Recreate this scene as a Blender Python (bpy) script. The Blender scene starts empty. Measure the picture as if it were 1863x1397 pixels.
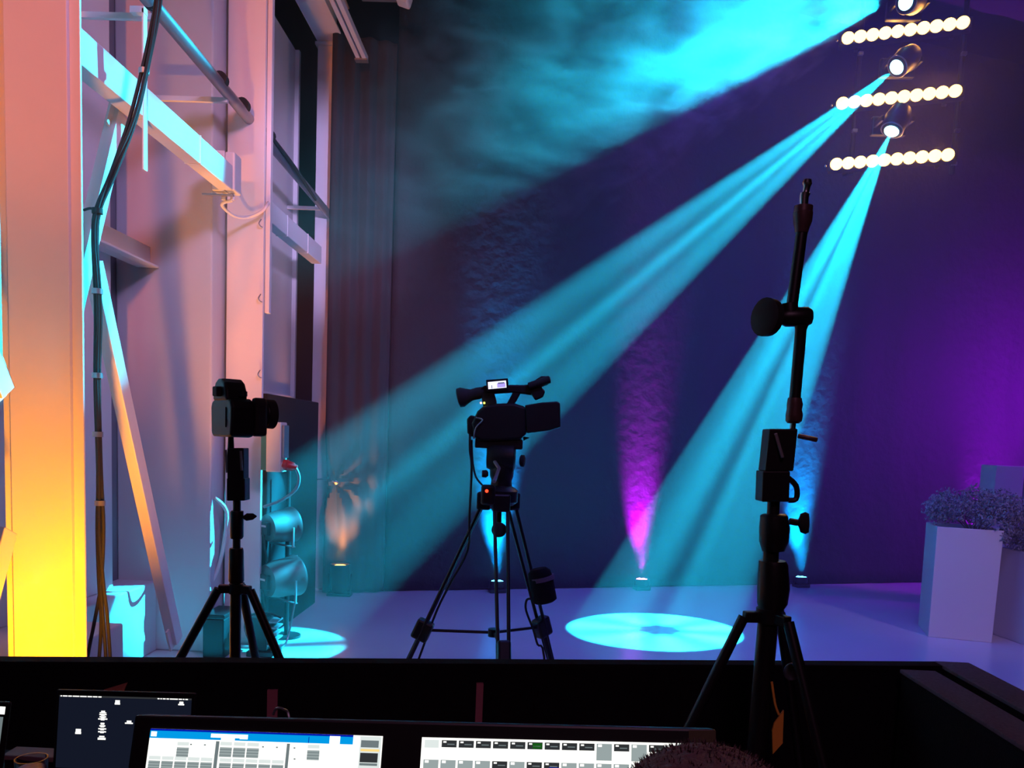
import bpy, bmesh, math, random
from mathutils import Vector, Matrix, noise
random.seed(7)
C = bpy.context.scene.collection
sc = bpy.context.scene
PI = math.pi

# ---------------------------------------------------------------- camera
EYE = Vector((0, 0, 1.6))
F, PX, PY = 1500.0, 931.5, 944.0
ROT = Matrix(((0.998848, -0.042899, 0.021519), (0.025541, 0.09553, -0.995099), (0.040633, 0.994502, 0.096516)))
cam_data = bpy.data.cameras.new('camera')
cam_data.sensor_fit = 'HORIZONTAL'; cam_data.sensor_width = 36
cam_data.lens = 36 * F / 1863
cam_data.shift_y = (PY - 698.5) / 1863
cam_data.clip_start = 0.05
cam = bpy.data.objects.new('camera', cam_data); C.objects.link(cam)
cam.matrix_world = Matrix.Translation(EYE) @ ROT.to_4x4()
sc.camera = cam
sc.view_settings.view_transform = 'Standard'; sc.view_settings.look = 'None'
sc.view_settings.exposure = 0; sc.view_settings.gamma = 1
sc.cycles.volume_bounces = 0
sc.cycles.max_bounces = 6; sc.cycles.diffuse_bounces = 3; sc.cycles.glossy_bounces = 3
sc.cycles.sample_clamp_indirect = 4
sc.cycles.sample_clamp_direct = 0
sc.cycles.use_denoising = True

def at(px, py, Y):
    """the place in the room at depth Y seen at that point of the photograph"""
    v = ROT @ Vector((px - PX, -(py - PY), -F))
    return EYE + v * (Y / v.y)

# ---------------------------------------------------------------- world and lamps
world = bpy.data.worlds.new('world'); sc.world = world; world.use_nodes = True
world.node_tree.nodes['Background'].inputs[0].default_value = (0.10, 0.10, 0.5, 1)
world.node_tree.nodes['Background'].inputs[1].default_value = 0.012

def aim(o, d):
    o.rotation_euler = Vector(d).to_track_quat('-Z', 'Y').to_euler()

def area_light(name, loc, tgt, size, power, col, size_y=None, spread=None):
    l = bpy.data.lights.new(name, 'AREA'); l.energy = power; l.color = col; l.size = size
    if size_y: l.shape = 'RECTANGLE'; l.size_y = size_y
    if spread: l.spread = math.radians(spread)
    o = bpy.data.objects.new(name, l); C.objects.link(o); o.location = loc; aim(o, Vector(tgt) - Vector(loc))
    return o

def spot_light(name, loc, tgt, half, power, col, blend=0.3, radius=0.02, gobo=None):
    l = bpy.data.lights.new(name, 'SPOT'); l.energy = power; l.color = col
    l.spot_size = math.radians(2 * half); l.spot_blend = blend; l.shadow_soft_size = radius
    o = bpy.data.objects.new(name, l); C.objects.link(o); o.location = loc
    d = (Vector(tgt) - Vector(loc)).normalized(); aim(o, d)
    if gobo: gobo_nodes(l, d, math.tan(math.radians(half)), gobo)
    return o

def gobo_nodes(l, d, tmax, g):
    """a pattern wheel in the lamp: strength by direction (ring + petals or clouds)"""
    u = d.cross(Vector((0, 0, 1))).normalized(); v = u.cross(d).normalized()
    l.use_nodes = True; nt = l.node_tree; N = nt.nodes; L = nt.links
    em = [n for n in N if n.type == 'EMISSION'][0]
    geo = N.new('ShaderNodeNewGeometry')
    def dot(w):
        n = N.new('ShaderNodeVectorMath'); n.operation = 'DOT_PRODUCT'
        L.new(geo.outputs['Incoming'], n.inputs[0]); n.inputs[1].default_value = w; return n.outputs['Value']
    def m(op, a, b=None, clamp=False):
        n = N.new('ShaderNodeMath'); n.operation = op; n.use_clamp = clamp
        for i, x in enumerate((a, b)):
            if x is None: continue
            if isinstance(x, (int, float)): n.inputs[i].default_value = x
            else: L.new(x, n.inputs[i])
        return n.outputs[0]
    da = m('ABSOLUTE', dot(d))
    pu = m('DIVIDE', dot(u), m('MULTIPLY', da, tmax)); pv = m('DIVIDE', dot(v), m('MULTIPLY', da, tmax))
    r = m('SQRT', m('ADD', m('MULTIPLY', pu, pu), m('MULTIPLY', pv, pv)))
    if g['kind'] == 'petals':
        ang = m('ARCTAN2', pv, pu)
        pet = m('ADD', m('MULTIPLY', m('COSINE', m('ADD', m('MULTIPLY', ang, g['n']), g.get('ph', 0))), g.get('amp', .5)), 1 - g.get('amp', .5))
        mr = N.new('ShaderNodeMapRange'); mr.interpolation_type = 'SMOOTHSTEP'
        L.new(r, mr.inputs[0]); mr.inputs[1].default_value = g['r0']; mr.inputs[2].default_value = g['r1']
        mr.inputs[3].default_value = g.get('core', 0.05); mr.inputs[4].default_value = 1
        s = m('MULTIPLY', pet, mr.outputs[0])
    else:
        cb = N.new('ShaderNodeCombineXYZ'); L.new(pu, cb.inputs[0]); L.new(pv, cb.inputs[1])
        nz = N.new('ShaderNodeTexNoise'); L.new(cb.outputs[0], nz.inputs['Vector'])
        nz.inputs['Scale'].default_value = g['scale']; nz.inputs['Detail'].default_value = 2
        mr = N.new('ShaderNodeMapRange'); L.new(nz.outputs[0], mr.inputs[0])
        mr.inputs[1].default_value = 0.35; mr.inputs[2].default_value = 0.65; mr.inputs[3].default_value = .25; mr.inputs[4].default_value = 1.2
        # brighter towards the lower rim
        gr = N.new('ShaderNodeMapRange'); L.new(m('MULTIPLY', pv, g['sv']), gr.inputs[0])
        gr.inputs[1].default_value = -1; gr.inputs[2].default_value = 1; gr.inputs[3].default_value = g['lo']; gr.inputs[4].default_value = g['hi']
        s = m('MULTIPLY', mr.outputs[0], m('POWER', gr.outputs[0], 2.0))
    L.new(s, em.inputs['Strength'])

CYAN = (0.008, 0.62, 1.0)
YR = 8.35
H1, H2, H3 = at(1645, 4, YR), at(1628, 125, YR), at(1620, 243, YR)
T1, T2, T3 = Vector((-2.04, 3.9, 3.05)), Vector((-1.87, 6.0, .50)), Vector((1.17, 7.08, 0))
spot_light('moving_head_beam_top', H1, T1, 9.3, 18000, CYAN, 0.3, 0.02, dict(kind='clouds', scale=1.8, sv=1, lo=1.85, hi=.33))
spot_light('moving_head_beam_middle', H2, T2, 5.8, 88000, CYAN, 0.15, 0.01, dict(kind='petals', n=6, r0=.1, r1=.5, amp=.49, ph=.6, core=.25))
spot_light('moving_head_beam_bottom', H3, T3, 7.6, 80000, CYAN, 0.15, 0.01, dict(kind='petals', n=7, r0=.18, r1=.45, amp=.35, ph=0, core=.03))

# stage wash from the rig above, amber wash from the booth side, lilac wash from the right, added fills
area_light('blue_stage_wash', (2.2, 6.6, 6.2), (1.6, 7.4, 0), 2.5, 85, (0.035, 0.055, 1.0), spread=90)
area_light('purple_side_wash', (7.6, 8.6, 2.6), (6.4, 10.4, 2.2), 0.8, 175, (0.36, 0.0, 1.0), spread=120)
area_light('lilac_wall_wash', (1.0, 2.2, 5.2), (-2.6, 5.6, 2.6), 0.8, 22, (0.62, 0.40, 0.95), spread=70)
area_light('lilac_front_wash', (1.6, 1.6, 5.8), (1.6, 7.0, 0.2), 0.8, 28, (0.22, 0.19, 1.0), spread=70)
spot_light('added_roof_beam_fill', (0.5, 1.5, 3.4), (-2.04, 8.2, 3.7), 9.5, 1500, (.62, .46, 1.0), .7, .15)  # added fill to lift the farthest column and roof beam, not a stage lamp
area_light('added_booth_fill', (0.2, -.6, 3.6), (.2, 1.8, .9), .6, 5, (1.0, .42, .75), spread=120)  # added pink fill over the dark booth, stands for no lamp
spot_light('amber_box_uplight', (-1.98, 5.45, .15), (-2.04, 5.6, 3.1), 15, 330, (1.0, .36, .03), .8, .05)
spot_light('added_planter_fill', (5.4, 1.2, 4.2), (4.0, 7.3, .6), 9, 420, (1.0, .55, 1.0), .8, .2)  # added fill that brightens the planter fronts, no such fixture in the rig
spot_light('amber_front_wash', (-1.2, -2.6, 4.4), (-2.15, 5.7, 3.6), 15, 1080, (1.0, 0.19, 0.015), 0.6, 0.2)
spot_light('amber_column_uplight', (-1.66, 2.76, .10), (-2.10, 3.45, 1.0), 36, 400, (1.0, 0.31, 0.0), 1.0, 0.06)

# ---------------------------------------------------------------- materials
def mat(name, col, rough=0.5, metal=0.0, spec=0.5, var=0.0, vscale=8, bump=0.0, bscale=60, emit=None, estr=1.0, coat=0, bdist=0.01, trans=0):
    m = bpy.data.materials.new(name); m.use_nodes = True; nt = m.node_tree; b = nt.nodes['Principled BSDF']
    b.inputs['Base Color'].default_value = (*col, 1); b.inputs['Roughness'].default_value = rough
    b.inputs['Metallic'].default_value = metal; b.inputs['Specular IOR Level'].default_value = spec
    if coat: b.inputs['Coat Weight'].default_value = coat
    if trans: b.inputs['Transmission Weight'].default_value = trans
    tc = nt.nodes.new('ShaderNodeTexCoord')
    if var:
        n = nt.nodes.new('ShaderNodeTexNoise'); n.inputs['Scale'].default_value = vscale; n.inputs['Detail'].default_value = 3
        nt.links.new(tc.outputs['Object'], n.inputs['Vector'])
        mx = nt.nodes.new('ShaderNodeMix'); mx.data_type = 'RGBA'
        mx.inputs[6].default_value = (*[c * (1 - var) for c in col], 1); mx.inputs[7].default_value = (*[min(1, c * (1 + var)) for c in col], 1)
        nt.links.new(n.outputs[0], mx.inputs[0]); nt.links.new(mx.outputs[2], b.inputs['Base Color'])
    if bump:
        n = nt.nodes.new('ShaderNodeTexNoise'); n.inputs['Scale'].default_value = bscale; n.inputs['Detail'].default_value = 3
        nt.links.new(tc.outputs['Object'], n.inputs['Vector'])
        bp = nt.nodes.new('ShaderNodeBump'); bp.inputs['Strength'].default_value = bump; bp.inputs['Distance'].default_value = bdist
        nt.links.new(n.outputs[0], bp.inputs['Height']); nt.links.new(bp.outputs[0], b.inputs['Normal'])
    if emit:
        b.inputs['Emission Color'].default_value = (*emit, 1); b.inputs['Emission Strength'].default_value = estr
    return m

M = {}
M['floor'] = mat('white_dance_floor', (.55, .53, .54), .19, var=.08, vscale=1.5, bump=.05, bscale=6)
M['steel_white'] = mat('white_painted_steel', (.72, .70, .68), .45, var=.04, vscale=5, bump=.03, bscale=40)
M['wall'] = mat('white_wall_panel', (.55, .54, .56), .55, var=.05, vscale=2, bump=.04, bscale=20)
M['dark_room'] = mat('dark_plaster', (.03, .03, .035), .9, var=.2, vscale=2)
M['curtain'] = mat('black_stage_velvet', (.014, .012, .018), .7, spec=.3, var=.15, vscale=4, bump=.5, bscale=9, bdist=.03)
M['curtain_side'] = mat('black_molton', (.035, .03, .035), .9, spec=.15, var=.2, vscale=6, bump=.2, bscale=40)
M['black'] = mat('black_plastic', (.006, .0055, .007), .5, spec=.35, var=.2, vscale=20)
M['black_metal'] = mat('black_coated_metal', (.008, .007, .008), .42, spec=.4, var=.2, vscale=30)
M['rubber'] = mat('black_rubber', (.01, .01, .01), .8)
M['molton'] = mat('black_booth_cloth', (.010, .009, .011), .95, spec=.1, var=.3, vscale=30, bump=.3, bscale=200)
M['carpet'] = mat('grey_carpet_edge', (.15, .11, .15), .95, spec=.1, var=.3, vscale=120, bump=.5, bscale=300)
M['steel'] = mat('bright_steel', (.55, .53, .52), .25, metal=1)
M['grey_metal'] = mat('grey_metal', (.30, .30, .32), .4, metal=.7, var=.1)
M['planter'] = mat('white_planter_lacquer', (.62, .60, .62), .4, var=.03, vscale=3)
M['glass_dark'] = mat('lens_glass', (.01, .01, .02), .05, spec=.9, coat=1)
M['bare_wall'] = mat('bare_grey_wall', (.16, .16, .19), .8, var=.1, vscale=3)
M['recess'] = mat('dark_recess', (.05, .05, .07), .8)

# ---------------------------------------------------------------- mesh helpers
ORG = {}
class MB:
    def __init__(s): s.v = []; s.f = []; s.m = []
    def add(s, vs, fs, mi=0):
        k = len(s.v); s.v += [tuple(v) for v in vs]; s.f += [tuple(i + k for i in f) for f in fs]; s.m += [mi] * len(fs)
        return s
    def box(s, lo, hi, mi=0, M_=None):
        x0, y0, z0 = lo; x1, y1, z1 = hi
        vs = [Vector(p) for p in ((x0,y0,z0),(x1,y0,z0),(x1,y1,z0),(x0,y1,z0),(x0,y0,z1),(x1,y0,z1),(x1,y1,z1),(x0,y1,z1))]
        if M_: vs = [M_ @ v for v in vs]
        return s.add(vs, [(0,3,2,1),(4,5,6,7),(0,1,5,4),(1,2,6,5),(2,3,7,6),(3,0,4,7)], mi)
    def cbox(s, c, size, mi=0, rz=0, R=None):
        h = [q / 2 for q in size]
        T = Matrix.Translation(c) @ (R if R else Matrix.Rotation(rz, 4, 'Z'))
        return s.box([-q for q in h], h, mi, T)
    def bar(s, p0, p1, w, h, mi=0, up=(0, 0, 1)):
        p0 = Vector(p0); p1 = Vector(p1); d = p1 - p0; L = d.length; d.normalize()
        x = d.cross(Vector(up)); x = x.normalized() if x.length > 1e-4 else Vector((1, 0, 0)); z = x.cross(d)
        T = Matrix((( x.x, d.x, z.x, p0.x), (x.y, d.y, z.y, p0.y), (x.z, d.z, z.z, p0.z), (0, 0, 0, 1)))
        return s.box((-w/2, 0, -h/2), (w/2, L, h/2), mi, T)
    def rings(s, rings, mi=0, cap=True, closed=False):
        n = len(rings[0]); vs = [p for r in rings for p in r]; fs = []
        R = len(rings)
        for i in range(R if closed else R - 1):
            a = i * n; b = ((i + 1) % R) * n
            for j in range(n):
                k = (j + 1) % n; fs.append((a + j, a + k, b + k, b + j))
        if cap and not closed: fs.append(tuple(range(n))[::-1]); fs.append(tuple((R - 1) * n + j for j in range(n)))
        return s.add(vs, fs, mi)
    def lathe(s, p0, axis, prof, seg=20, mi=0, sq=1.0):
        """prof: (distance along axis, radius)"""
        a = Vector(axis).normalized(); x = a.orthogonal().normalized(); y = a.cross(x); p0 = Vector(p0)
        return s.rings([[p0 + a * t + (x * math.cos(2*PI*j/seg) + y * math.sin(2*PI*j/seg) * sq) * max(r, 1e-4) for j in range(seg)] for t, r in prof], mi)
    def cyl(s, p0, p1, r0, r1=None, seg=16, mi=0):
        p0 = Vector(p0); p1 = Vector(p1); d = p1 - p0
        return s.lathe(p0, d, [(0, r0), (d.length, r0 if r1 is None else r1)], seg, mi)
    def tube(s, pts, r, seg=8, mi=0, smooth=4):
        P = [Vector(p) for p in pts]
        if smooth > 1 and len(P) > 2:
            Q = []
            for i in range(len(P) - 1):
                a = P[max(i-1, 0)]; b = P[i]; c = P[i+1]; d = P[min(i+2, len(P)-1)]
                for k in range(smooth):
                    t = k / smooth
                    Q.append(0.5 * ((2*b) + (c-a)*t + (2*a-5*b+4*c-d)*t*t + (3*b-a-3*c+d)*t**3))
            Q.append(P[-1]); P = Q
        rs = []; prev = None
        for i, p in enumerate(P):
            t = (P[min(i+1, len(P)-1)] - P[max(i-1, 0)]).normalized()
            x = t.orthogonal().normalized() if prev is None else (prev - t * prev.dot(t)).normalized()
            prev = x; y = t.cross(x)
            rs.append([p + (x*math.cos(2*PI*j/seg) + y*math.sin(2*PI*j/seg)) * r for j in range(seg)])
        return s.rings(rs, mi)
    def sphere(s, c, r, seg=16, rg=10, mi=0, sc_=(1,1,1)):
        c = Vector(c)
        return s.rings([[c + Vector((math.sin(PI*i/rg)*math.cos(2*PI*j/seg)*r*sc_[0] , math.sin(PI*i/rg)*math.sin(2*PI*j/seg)*r*sc_[1], -math.cos(PI*i/rg)*r*sc_[2])) for j in range(seg)] for i in range(rg+1)] , mi, cap=False)
    def prism(s, pts, ext, mi=0):
        """closed outline (3D points) pushed along ext"""
        n = len(pts); e = Vector(ext); P = [Vector(p) for p in pts]
        return s.add(P + [p + e for p in P], [tuple(range(n))[::-1], tuple(range(n, 2*n))] + [(i, (i+1) % n, n + (i+1) % n, n + i) for i in range(n)], mi)
    def build(s, name, mats, parent=None, bevel=0, smooth=False, seg=2):
        if not isinstance(mats, (list, tuple)): mats = [mats]
        me = bpy.data.meshes.new(name)
        off = ORG.get(parent.name, Vector((0, 0, 0))) if parent else Vector((0, 0, 0))
        me.from_pydata([tuple(Vector(v) - off) for v in s.v], [], s.f)
        for m in mats: me.materials.append(m)
        me.polygons.foreach_set('material_index', s.m)
        bm = bmesh.new(); bm.from_mesh(me); bmesh.ops.remove_doubles(bm, verts=bm.verts, dist=1e-6) if smooth else None
        bmesh.ops.recalc_face_normals(bm, faces=bm.faces); bm.to_mesh(me); bm.free()
        o = bpy.data.objects.new(name, me); C.objects.link(o)
        if parent: o.parent = parent; ORG[o.name] = off
        if bevel:
            b = o.modifiers.new('bevel', 'BEVEL'); b.width = bevel; b.segments = seg; b.limit_method = 'ANGLE'; b.angle_limit = math.radians(40)
        if smooth:
            me.polygons.foreach_set('use_smooth', [True] * len(me.polygons))
            try: me.set_sharp_from_angle(angle=math.radians(38))
            except Exception: pass
        return o

def tag(o, label, cat, group=None, kind=None):
    o['label'] = label
    if cat: o['category'] = cat
    if group: o['group'] = group
    if kind: o['kind'] = kind
    return o
def thing(name, label, cat, loc=(0, 0, 0), group=None, rz=0, local=False):
    o = bpy.data.objects.new(name, None); C.objects.link(o); o.location = loc; o.rotation_euler = (0, 0, rz)
    o.empty_display_size = .1
    ORG[o.name] = Vector((0, 0, 0)) if local else Vector(loc)
    return tag(o, label, cat, group)
def struct(o): o['kind'] = 'structure'; return o

# ---------------------------------------------------------------- the room
struct(MB().box((-3.6, -3, -.1), (9, 13, 0)).build('floor', M['floor']))
struct(MB().box((-3.6, -3, 6.9), (9, 13, 7.0)).build('ceiling', M['dark_room']))
struct(MB().box((-3.6, 12.6, 0), (9, 12.7, 6.9)).build('wall_back', M['dark_room']))
struct(MB().box((8.9, -3, 0), (9, 12.6, 6.9)).build('wall_right', M['dark_room']))
struct(MB().box((-3.6, -3.1, 0), (9, -3, 6.9)).build('wall_front', M['dark_room']))

# left wall: painted sheet with upright folds
w = MB()
w.box((-3.0, -3, 0), (-2.9, 12.6, 6.9))
struct(w.build('wall_left', M['bare_wall']))

# HAZE
def haze_mat(name, dens, noise_=False, clear=False):
    m = bpy.data.materials.new(name); m.use_nodes = True; nt = m.node_tree; nt.nodes.clear()
    out = nt.nodes.new('ShaderNodeOutputMaterial'); v = nt.nodes.new('ShaderNodeVolumeScatter')
    v.inputs['Color'].default_value = (1, 1, 1, 1); v.inputs['Density'].default_value = dens
    v.inputs['Anisotropy'].default_value = 0.0
    nt.links.new(v.outputs[0], out.inputs['Volume'])
    if clear:    # the haze thins out high up at the left
        tc = nt.nodes.new('ShaderNodeTexCoord'); sx = nt.nodes.new('ShaderNodeSeparateXYZ'); nt.links.new(tc.outputs['Object'], sx.inputs[0])
        def ramp(o_, a_, b_, c_, d_):
            g = nt.nodes.new('ShaderNodeMapRange'); g.interpolation_type = 'SMOOTHSTEP'; nt.links.new(o_, g.inputs[0])
            for k_, v_ in enumerate((a_, b_, c_, d_)): g.inputs[k_+1].default_value = v_
            return g.outputs[0]
        mu = nt.nodes.new('ShaderNodeMath'); mu.operation = 'MULTIPLY'
        nt.links.new(ramp(sx.outputs['Z'], 2.5, 3.3, 0, 1), mu.inputs[0]); nt.links.new(ramp(sx.outputs['X'], -.9, 1.0, 1, 0), mu.inputs[1])
        m2 = nt.nodes.new('ShaderNodeMath'); m2.operation = 'MULTIPLY_ADD'; nt.links.new(mu.outputs[0], m2.inputs[0]); m2.inputs[1].default_value = -dens * .88; m2.inputs[2].default_value = dens
        nt.links.new(m2.outputs[0], v.inputs['Density'])
    if noise_:
        tc = nt.nodes.new('ShaderNodeTexCoord'); mp = nt.nodes.new('ShaderNodeMapping'); mp.inputs['Scale'].default_value = (.55, .8, 1.5)
        mp.inputs['Rotation'].default_value = (0, math.radians(-25), 0)
        n = nt.nodes.new('ShaderNodeTexNoise'); n.inputs['Scale'].default_value = 2.4; n.inputs['Detail'].default_value = 5; n.inputs['Distortion'].default_value = 1.6
        r = nt.nodes.new('ShaderNodeMapRange'); r.inputs[1].default_value = .48; r.inputs[2].default_value = .70; r.inputs[3].default_value = 0; r.inputs[4].default_value = dens
        nt.links.new(tc.outputs['Object'], mp.inputs[0]); nt.links.new(mp.outputs[0], n.inputs['Vector']); nt.links.new(n.outputs[0], r.inputs[0]); 
        sx = nt.nodes.new('ShaderNodeSeparateXYZ'); nt.links.new(tc.outputs['Object'], sx.inputs[0])
        g = nt.nodes.new('ShaderNodeMapRange'); g.interpolation_type = 'SMOOTHSTEP'; nt.links.new(sx.outputs['X'], g.inputs[0])
        g.inputs[1].default_value = -1.0; g.inputs[2].default_value = 1.3; g.inputs[3].default_value = 0.05; g.inputs[4].default_value = 1
        mu = nt.nodes.new('ShaderNodeMath'); mu.operation = 'MULTIPLY'
        nt.links.new(r.outputs[0], mu.inputs[0]); nt.links.new(g.outputs[0], mu.inputs[1]); nt.links.new(mu.outputs[0], v.inputs['Density'])
    return m
tag(MB().box((-1.93, 4.6, 0.02), (7, 10.9, 5.2)).build('stage_haze', haze_mat('thin_haze', .032, clear=True)), 'thin even haze hanging over the whole stage', 'haze', kind='stuff')
def on_beam(px, py):     # depth of the uppermost beam below that part of the picture
    k = min(1, max(0, (1640 - px) / 1640)); return at(px, py, 8.3 - 3.9 * min(1, ((1640 - px) / 1150) if px > 490 else 1) ** .85)
sm = [on_beam(px, py) for px, py in ((1600, 12), (1500, 75), (1240, 255), (1000, 395), (640, 590), (600, 380), (760, 130), (1000, -60), (1560, -60))]
tag(MB().prism([p - Vector((0, .85, 0)) for p in sm], (0, 1.7, 0)).build('smoke_cloud', haze_mat('smoke_wisps', .42, True)), 'denser drifting smoke in the uppermost cyan beam', 'smoke', kind='stuff')

# stage curtains
def curtain(name, path, z1, foldw, amp, m, nz=40, z0=0.01, deform=None):
    """path: list of (x, y); folded cloth standing on the floor, 6 mm thick"""
    P = [Vector((x, y, 0)) for x, y in path]; segs = [(P[i+1]-P[i]).length for i in range(len(P)-1)]; tot = sum(segs)
    n = int(tot / foldw * 8); mb = MB(); cols = []
    for i in range(n + 1):
        s = tot * i / n; k = 0; t = s
        while k < len(segs) - 1 and t > segs[k]: t -= segs[k]; k += 1
        d = (P[k+1]-P[k]).normalized(); p = P[k] + d * t; nrm = Vector((d.y, -d.x, 0))
        cols.append((p, nrm, s))
    V = []
    for p, nrm, s in cols:
        for j in range(nz + 1):
            z = z0 + (z1 - z0) * j / nz
            ph = s / foldw * 2 * PI + .8 * math.sin(s * 1.7) + .12 * math.sin(z * 1.3 + s)
            a = amp * (.75 + .35 * math.sin(s * 2.3 + z * .4)) * math.sin(ph) * (.5 + .5 * z / z1)
            q = p + nrm * a + Vector((0, 0, z))
            if deform: q = deform(q, nrm, s, z)
            V.append(q)
    fs = [(i*(nz+1)+j, (i+1)*(nz+1)+j, (i+1)*(nz+1)+j+1, i*(nz+1)+j+1) for i in range(n) for j in range(nz)]
    mb.add(V, fs); o = mb.build(name, m, smooth=True)
    so = o.modifiers.new('thick', 'SOLIDIFY'); so.thickness = .006
    return o
tag(curtain('backdrop_curtain', [(-1.45, 8.27), (5.1, 10.5), (8.6, 11.6)], 6.4, .55, .012, M['curtain']), 'huge dark velvet backdrop curtain hanging behind the whole stage', 'curtain')
TIE = at(612, 877, 8.1)
def gather(q, nrm, s, z):
    d = q - TIE; r = math.hypot(d.x, d.z) + 1e-3; a = math.atan2(d.z, d.x)
    w = math.exp(-(r / .45) ** 2)
    q = q + Vector((0, -1, 0)) * (.035 * math.sin(a * 9) * w * min(1, r / .08))
    pull = .35 * math.exp(-(r / .22) ** 2)
    return q + Vector((TIE.x - q.x, TIE.y - .05 - q.y, (TIE.z - q.z))) * pull
tag(curtain('side_curtain', [(-2.02, 8.02), (-1.45, 8.22)], 5.3, .16, .03, M['curtain_side'], nz=110, deform=gather), 'narrow black side curtain tied back to the farthest white column', 'curtain')

# steel frame along the left wall
def column(Y, label, x0=-2.21, x1=-1.95, d=.12, rim=.0):
    t = thing('steel_column', label, 'column', ((x0+x1)/2, Y, 0), 'white steel columns along the left wall')
    c = (x0+x1)/2
    MB().box((x0, Y, 0.018), (x1, Y+.022, 5.25)).build('front_flange', M['steel_white'], t, bevel=.003)
    MB().box((x0-rim, Y+.022, 0.018), (x1+rim, Y+.036, 5.25)).build('cover_plate', M['steel_white'], t, bevel=.003)
    MB().box((c-.02, Y+.036, 0.018), (c+.02, Y+d, 5.25)).build('web', M['steel_white'], t)
    MB().box((x0-.04, Y-.05, 0), (x1+.04, Y+d+.05, .018)).build('base_plate', M['steel_white'], t, bevel=.003)
    MB().box((x0-.02, Y-.03, 5.25), (x1+.02, Y+d+.03, 5.28)).build('head_plate', M['steel_white'], t, bevel=.003)
    return t
column(3.45, 'wide white steel column glowing amber and yellow, nearest the camera', rim=.042)
column(5.9, 'white steel column lit peach behind the photo camera stand')
column(8.2, 'white steel column lit lilac at the edge of the dark curtain', rim=.004)

# ---------------------------------------------------------------- left wall detail
SW = M['steel_white']
tag(MB().box((-2.21, 3.0, 5.28), (-1.95, 8.35, 5.30)).box((-2.09, 3.0, 5.30), (-2.07, 8.35, 5.66)).box((-2.21, 3.0, 5.66), (-1.95, 8.35, 5.68)).build('roof_beam', SW, bevel=.003), 'white steel roof beam resting on top of the left wall columns', 'beam')
# cladding panels on the wall (part of the building)
for k, (y0, y1) in enumerate(((2.75, 3.5), (3.53, 5.35))):
    struct(MB().box((-2.9, y0, .5), (-2.75, y1, 6.88)).build('wall_left_panel', M['wall'], bevel=.01))
struct(MB().box((-2.9, 5.7, 0), (-2.235, 6.02, 6.88)).build('wall_left_pier', M['wall'], bevel=.012))
struct(MB().box((-2.9, 0.6, 0), (-2.62, 5.7, .5)).build('baseboard_left', M['wall'], bevel=.01))
struct(MB().box((-2.62, 3.6, 0), (-2.18, 4.35, .52)).build('trim_1', M['wall'], bevel=.01))
# tall panel with a pale edge between the second and third column
t = thing('wall_panel', 'tall pale wall panel with a light edge strip, hanging between two white columns', 'panel', (-2.4, 7.2, 1.93))
MB().box((-2.46, 6.05, 1.93), (-2.42, 8.18, 5.2)).build('sheet', M['wall'], t)
MB().box((-2.46, 8.18, 1.9), (-2.38, 8.23, 5.2)).build('edge_strip', SW, t, bevel=.004)
MB().box((-2.46, 6.05, 1.9), (-2.38, 8.18, 1.93)).build('bottom_strip', SW, t, bevel=.004)
# rails along the wall
def rail(name, y0, y1, z, x, w, h, label, cat, caps=False):
    t = thing(name, label, cat, (x, (y0+y1)/2, z))
    MB().box((x-w/2, y0, z-h/2), (x+w/2, y1, z+h/2)).build('body', SW, t, bevel=.006)
    for y in [y0 + (y1-y0)*f for f in (.36, .72)]:
        MB().box((x-w/2-.003, y, z-h/2-.003), (x+w/2+.003, y+.006, z+h/2+.003)).build('joint_cover', SW, t)
    return t
rail('trunking', 3.57, 5.42, 3.19, -2.04, .09, .155, 'white square trunk lit bright cyan, running from the amber column', 'trunk')
rail('trunking', 6.02, 7.65, 3.19, -2.04, .09, .155, 'short white square trunk ending beside the lilac column', 'trunk')
tag(MB().box((-2.75, 4.35, 2.66), (-2.66, 5.7, 2.80)).box((-2.66, 4.35, 2.66), (-2.60, 5.7, 2.675)).build('wall_rail', SW, bevel=.004), 'pale horizontal rail on the wall behind the hanging cables', 'rail')
tag(MB().box((-2.4, 6.05, 2.3), (-2.3, 6.35, 2.42)).build('wall_bracket', M['recess'], bevel=.004), 'dark wall bracket seen in the gap beside the peach column', 'bracket')
# pipe along the wall with black taped clamps
t = thing('wall_pipe', 'long pipe with black tape rings running high along the left wall', 'pipe', (-2.06, 6, 3.72))
MB().tube([(-2.06, 3.1, 3.80), (-2.06, 4.4, 3.76)], .040, 16).build('pipe', M['grey_metal'], t, smooth=True)
MB().tube([(-2.06, 4.4, 3.76), (-2.06, 8.15, 3.68)], .036, 14).build('pipe', M['grey_metal'], t, smooth=True)
for y in (4.05, 4.4, 5.35, 5.75, 6.3):
    MB().cyl((-2.06, y, 3.77), (-2.06, y+.05, 3.77), .047, seg=16).build('tape_ring', M['rubber'], t, smooth=True)
MB().tube([(-2.02, 6.25, 3.74), (-2.0, 6.8, 3.69), (-2.02, 7.5, 3.64)], .014, 8).build('cable', M['rubber'], t, smooth=True)
for y in (4.45, 5.5, 6.3, 8.0):
    MB().box((-2.9, y-.012, 3.68), (-2.06, y+.012, 3.71)).build('support_arm', SW, t)
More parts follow.
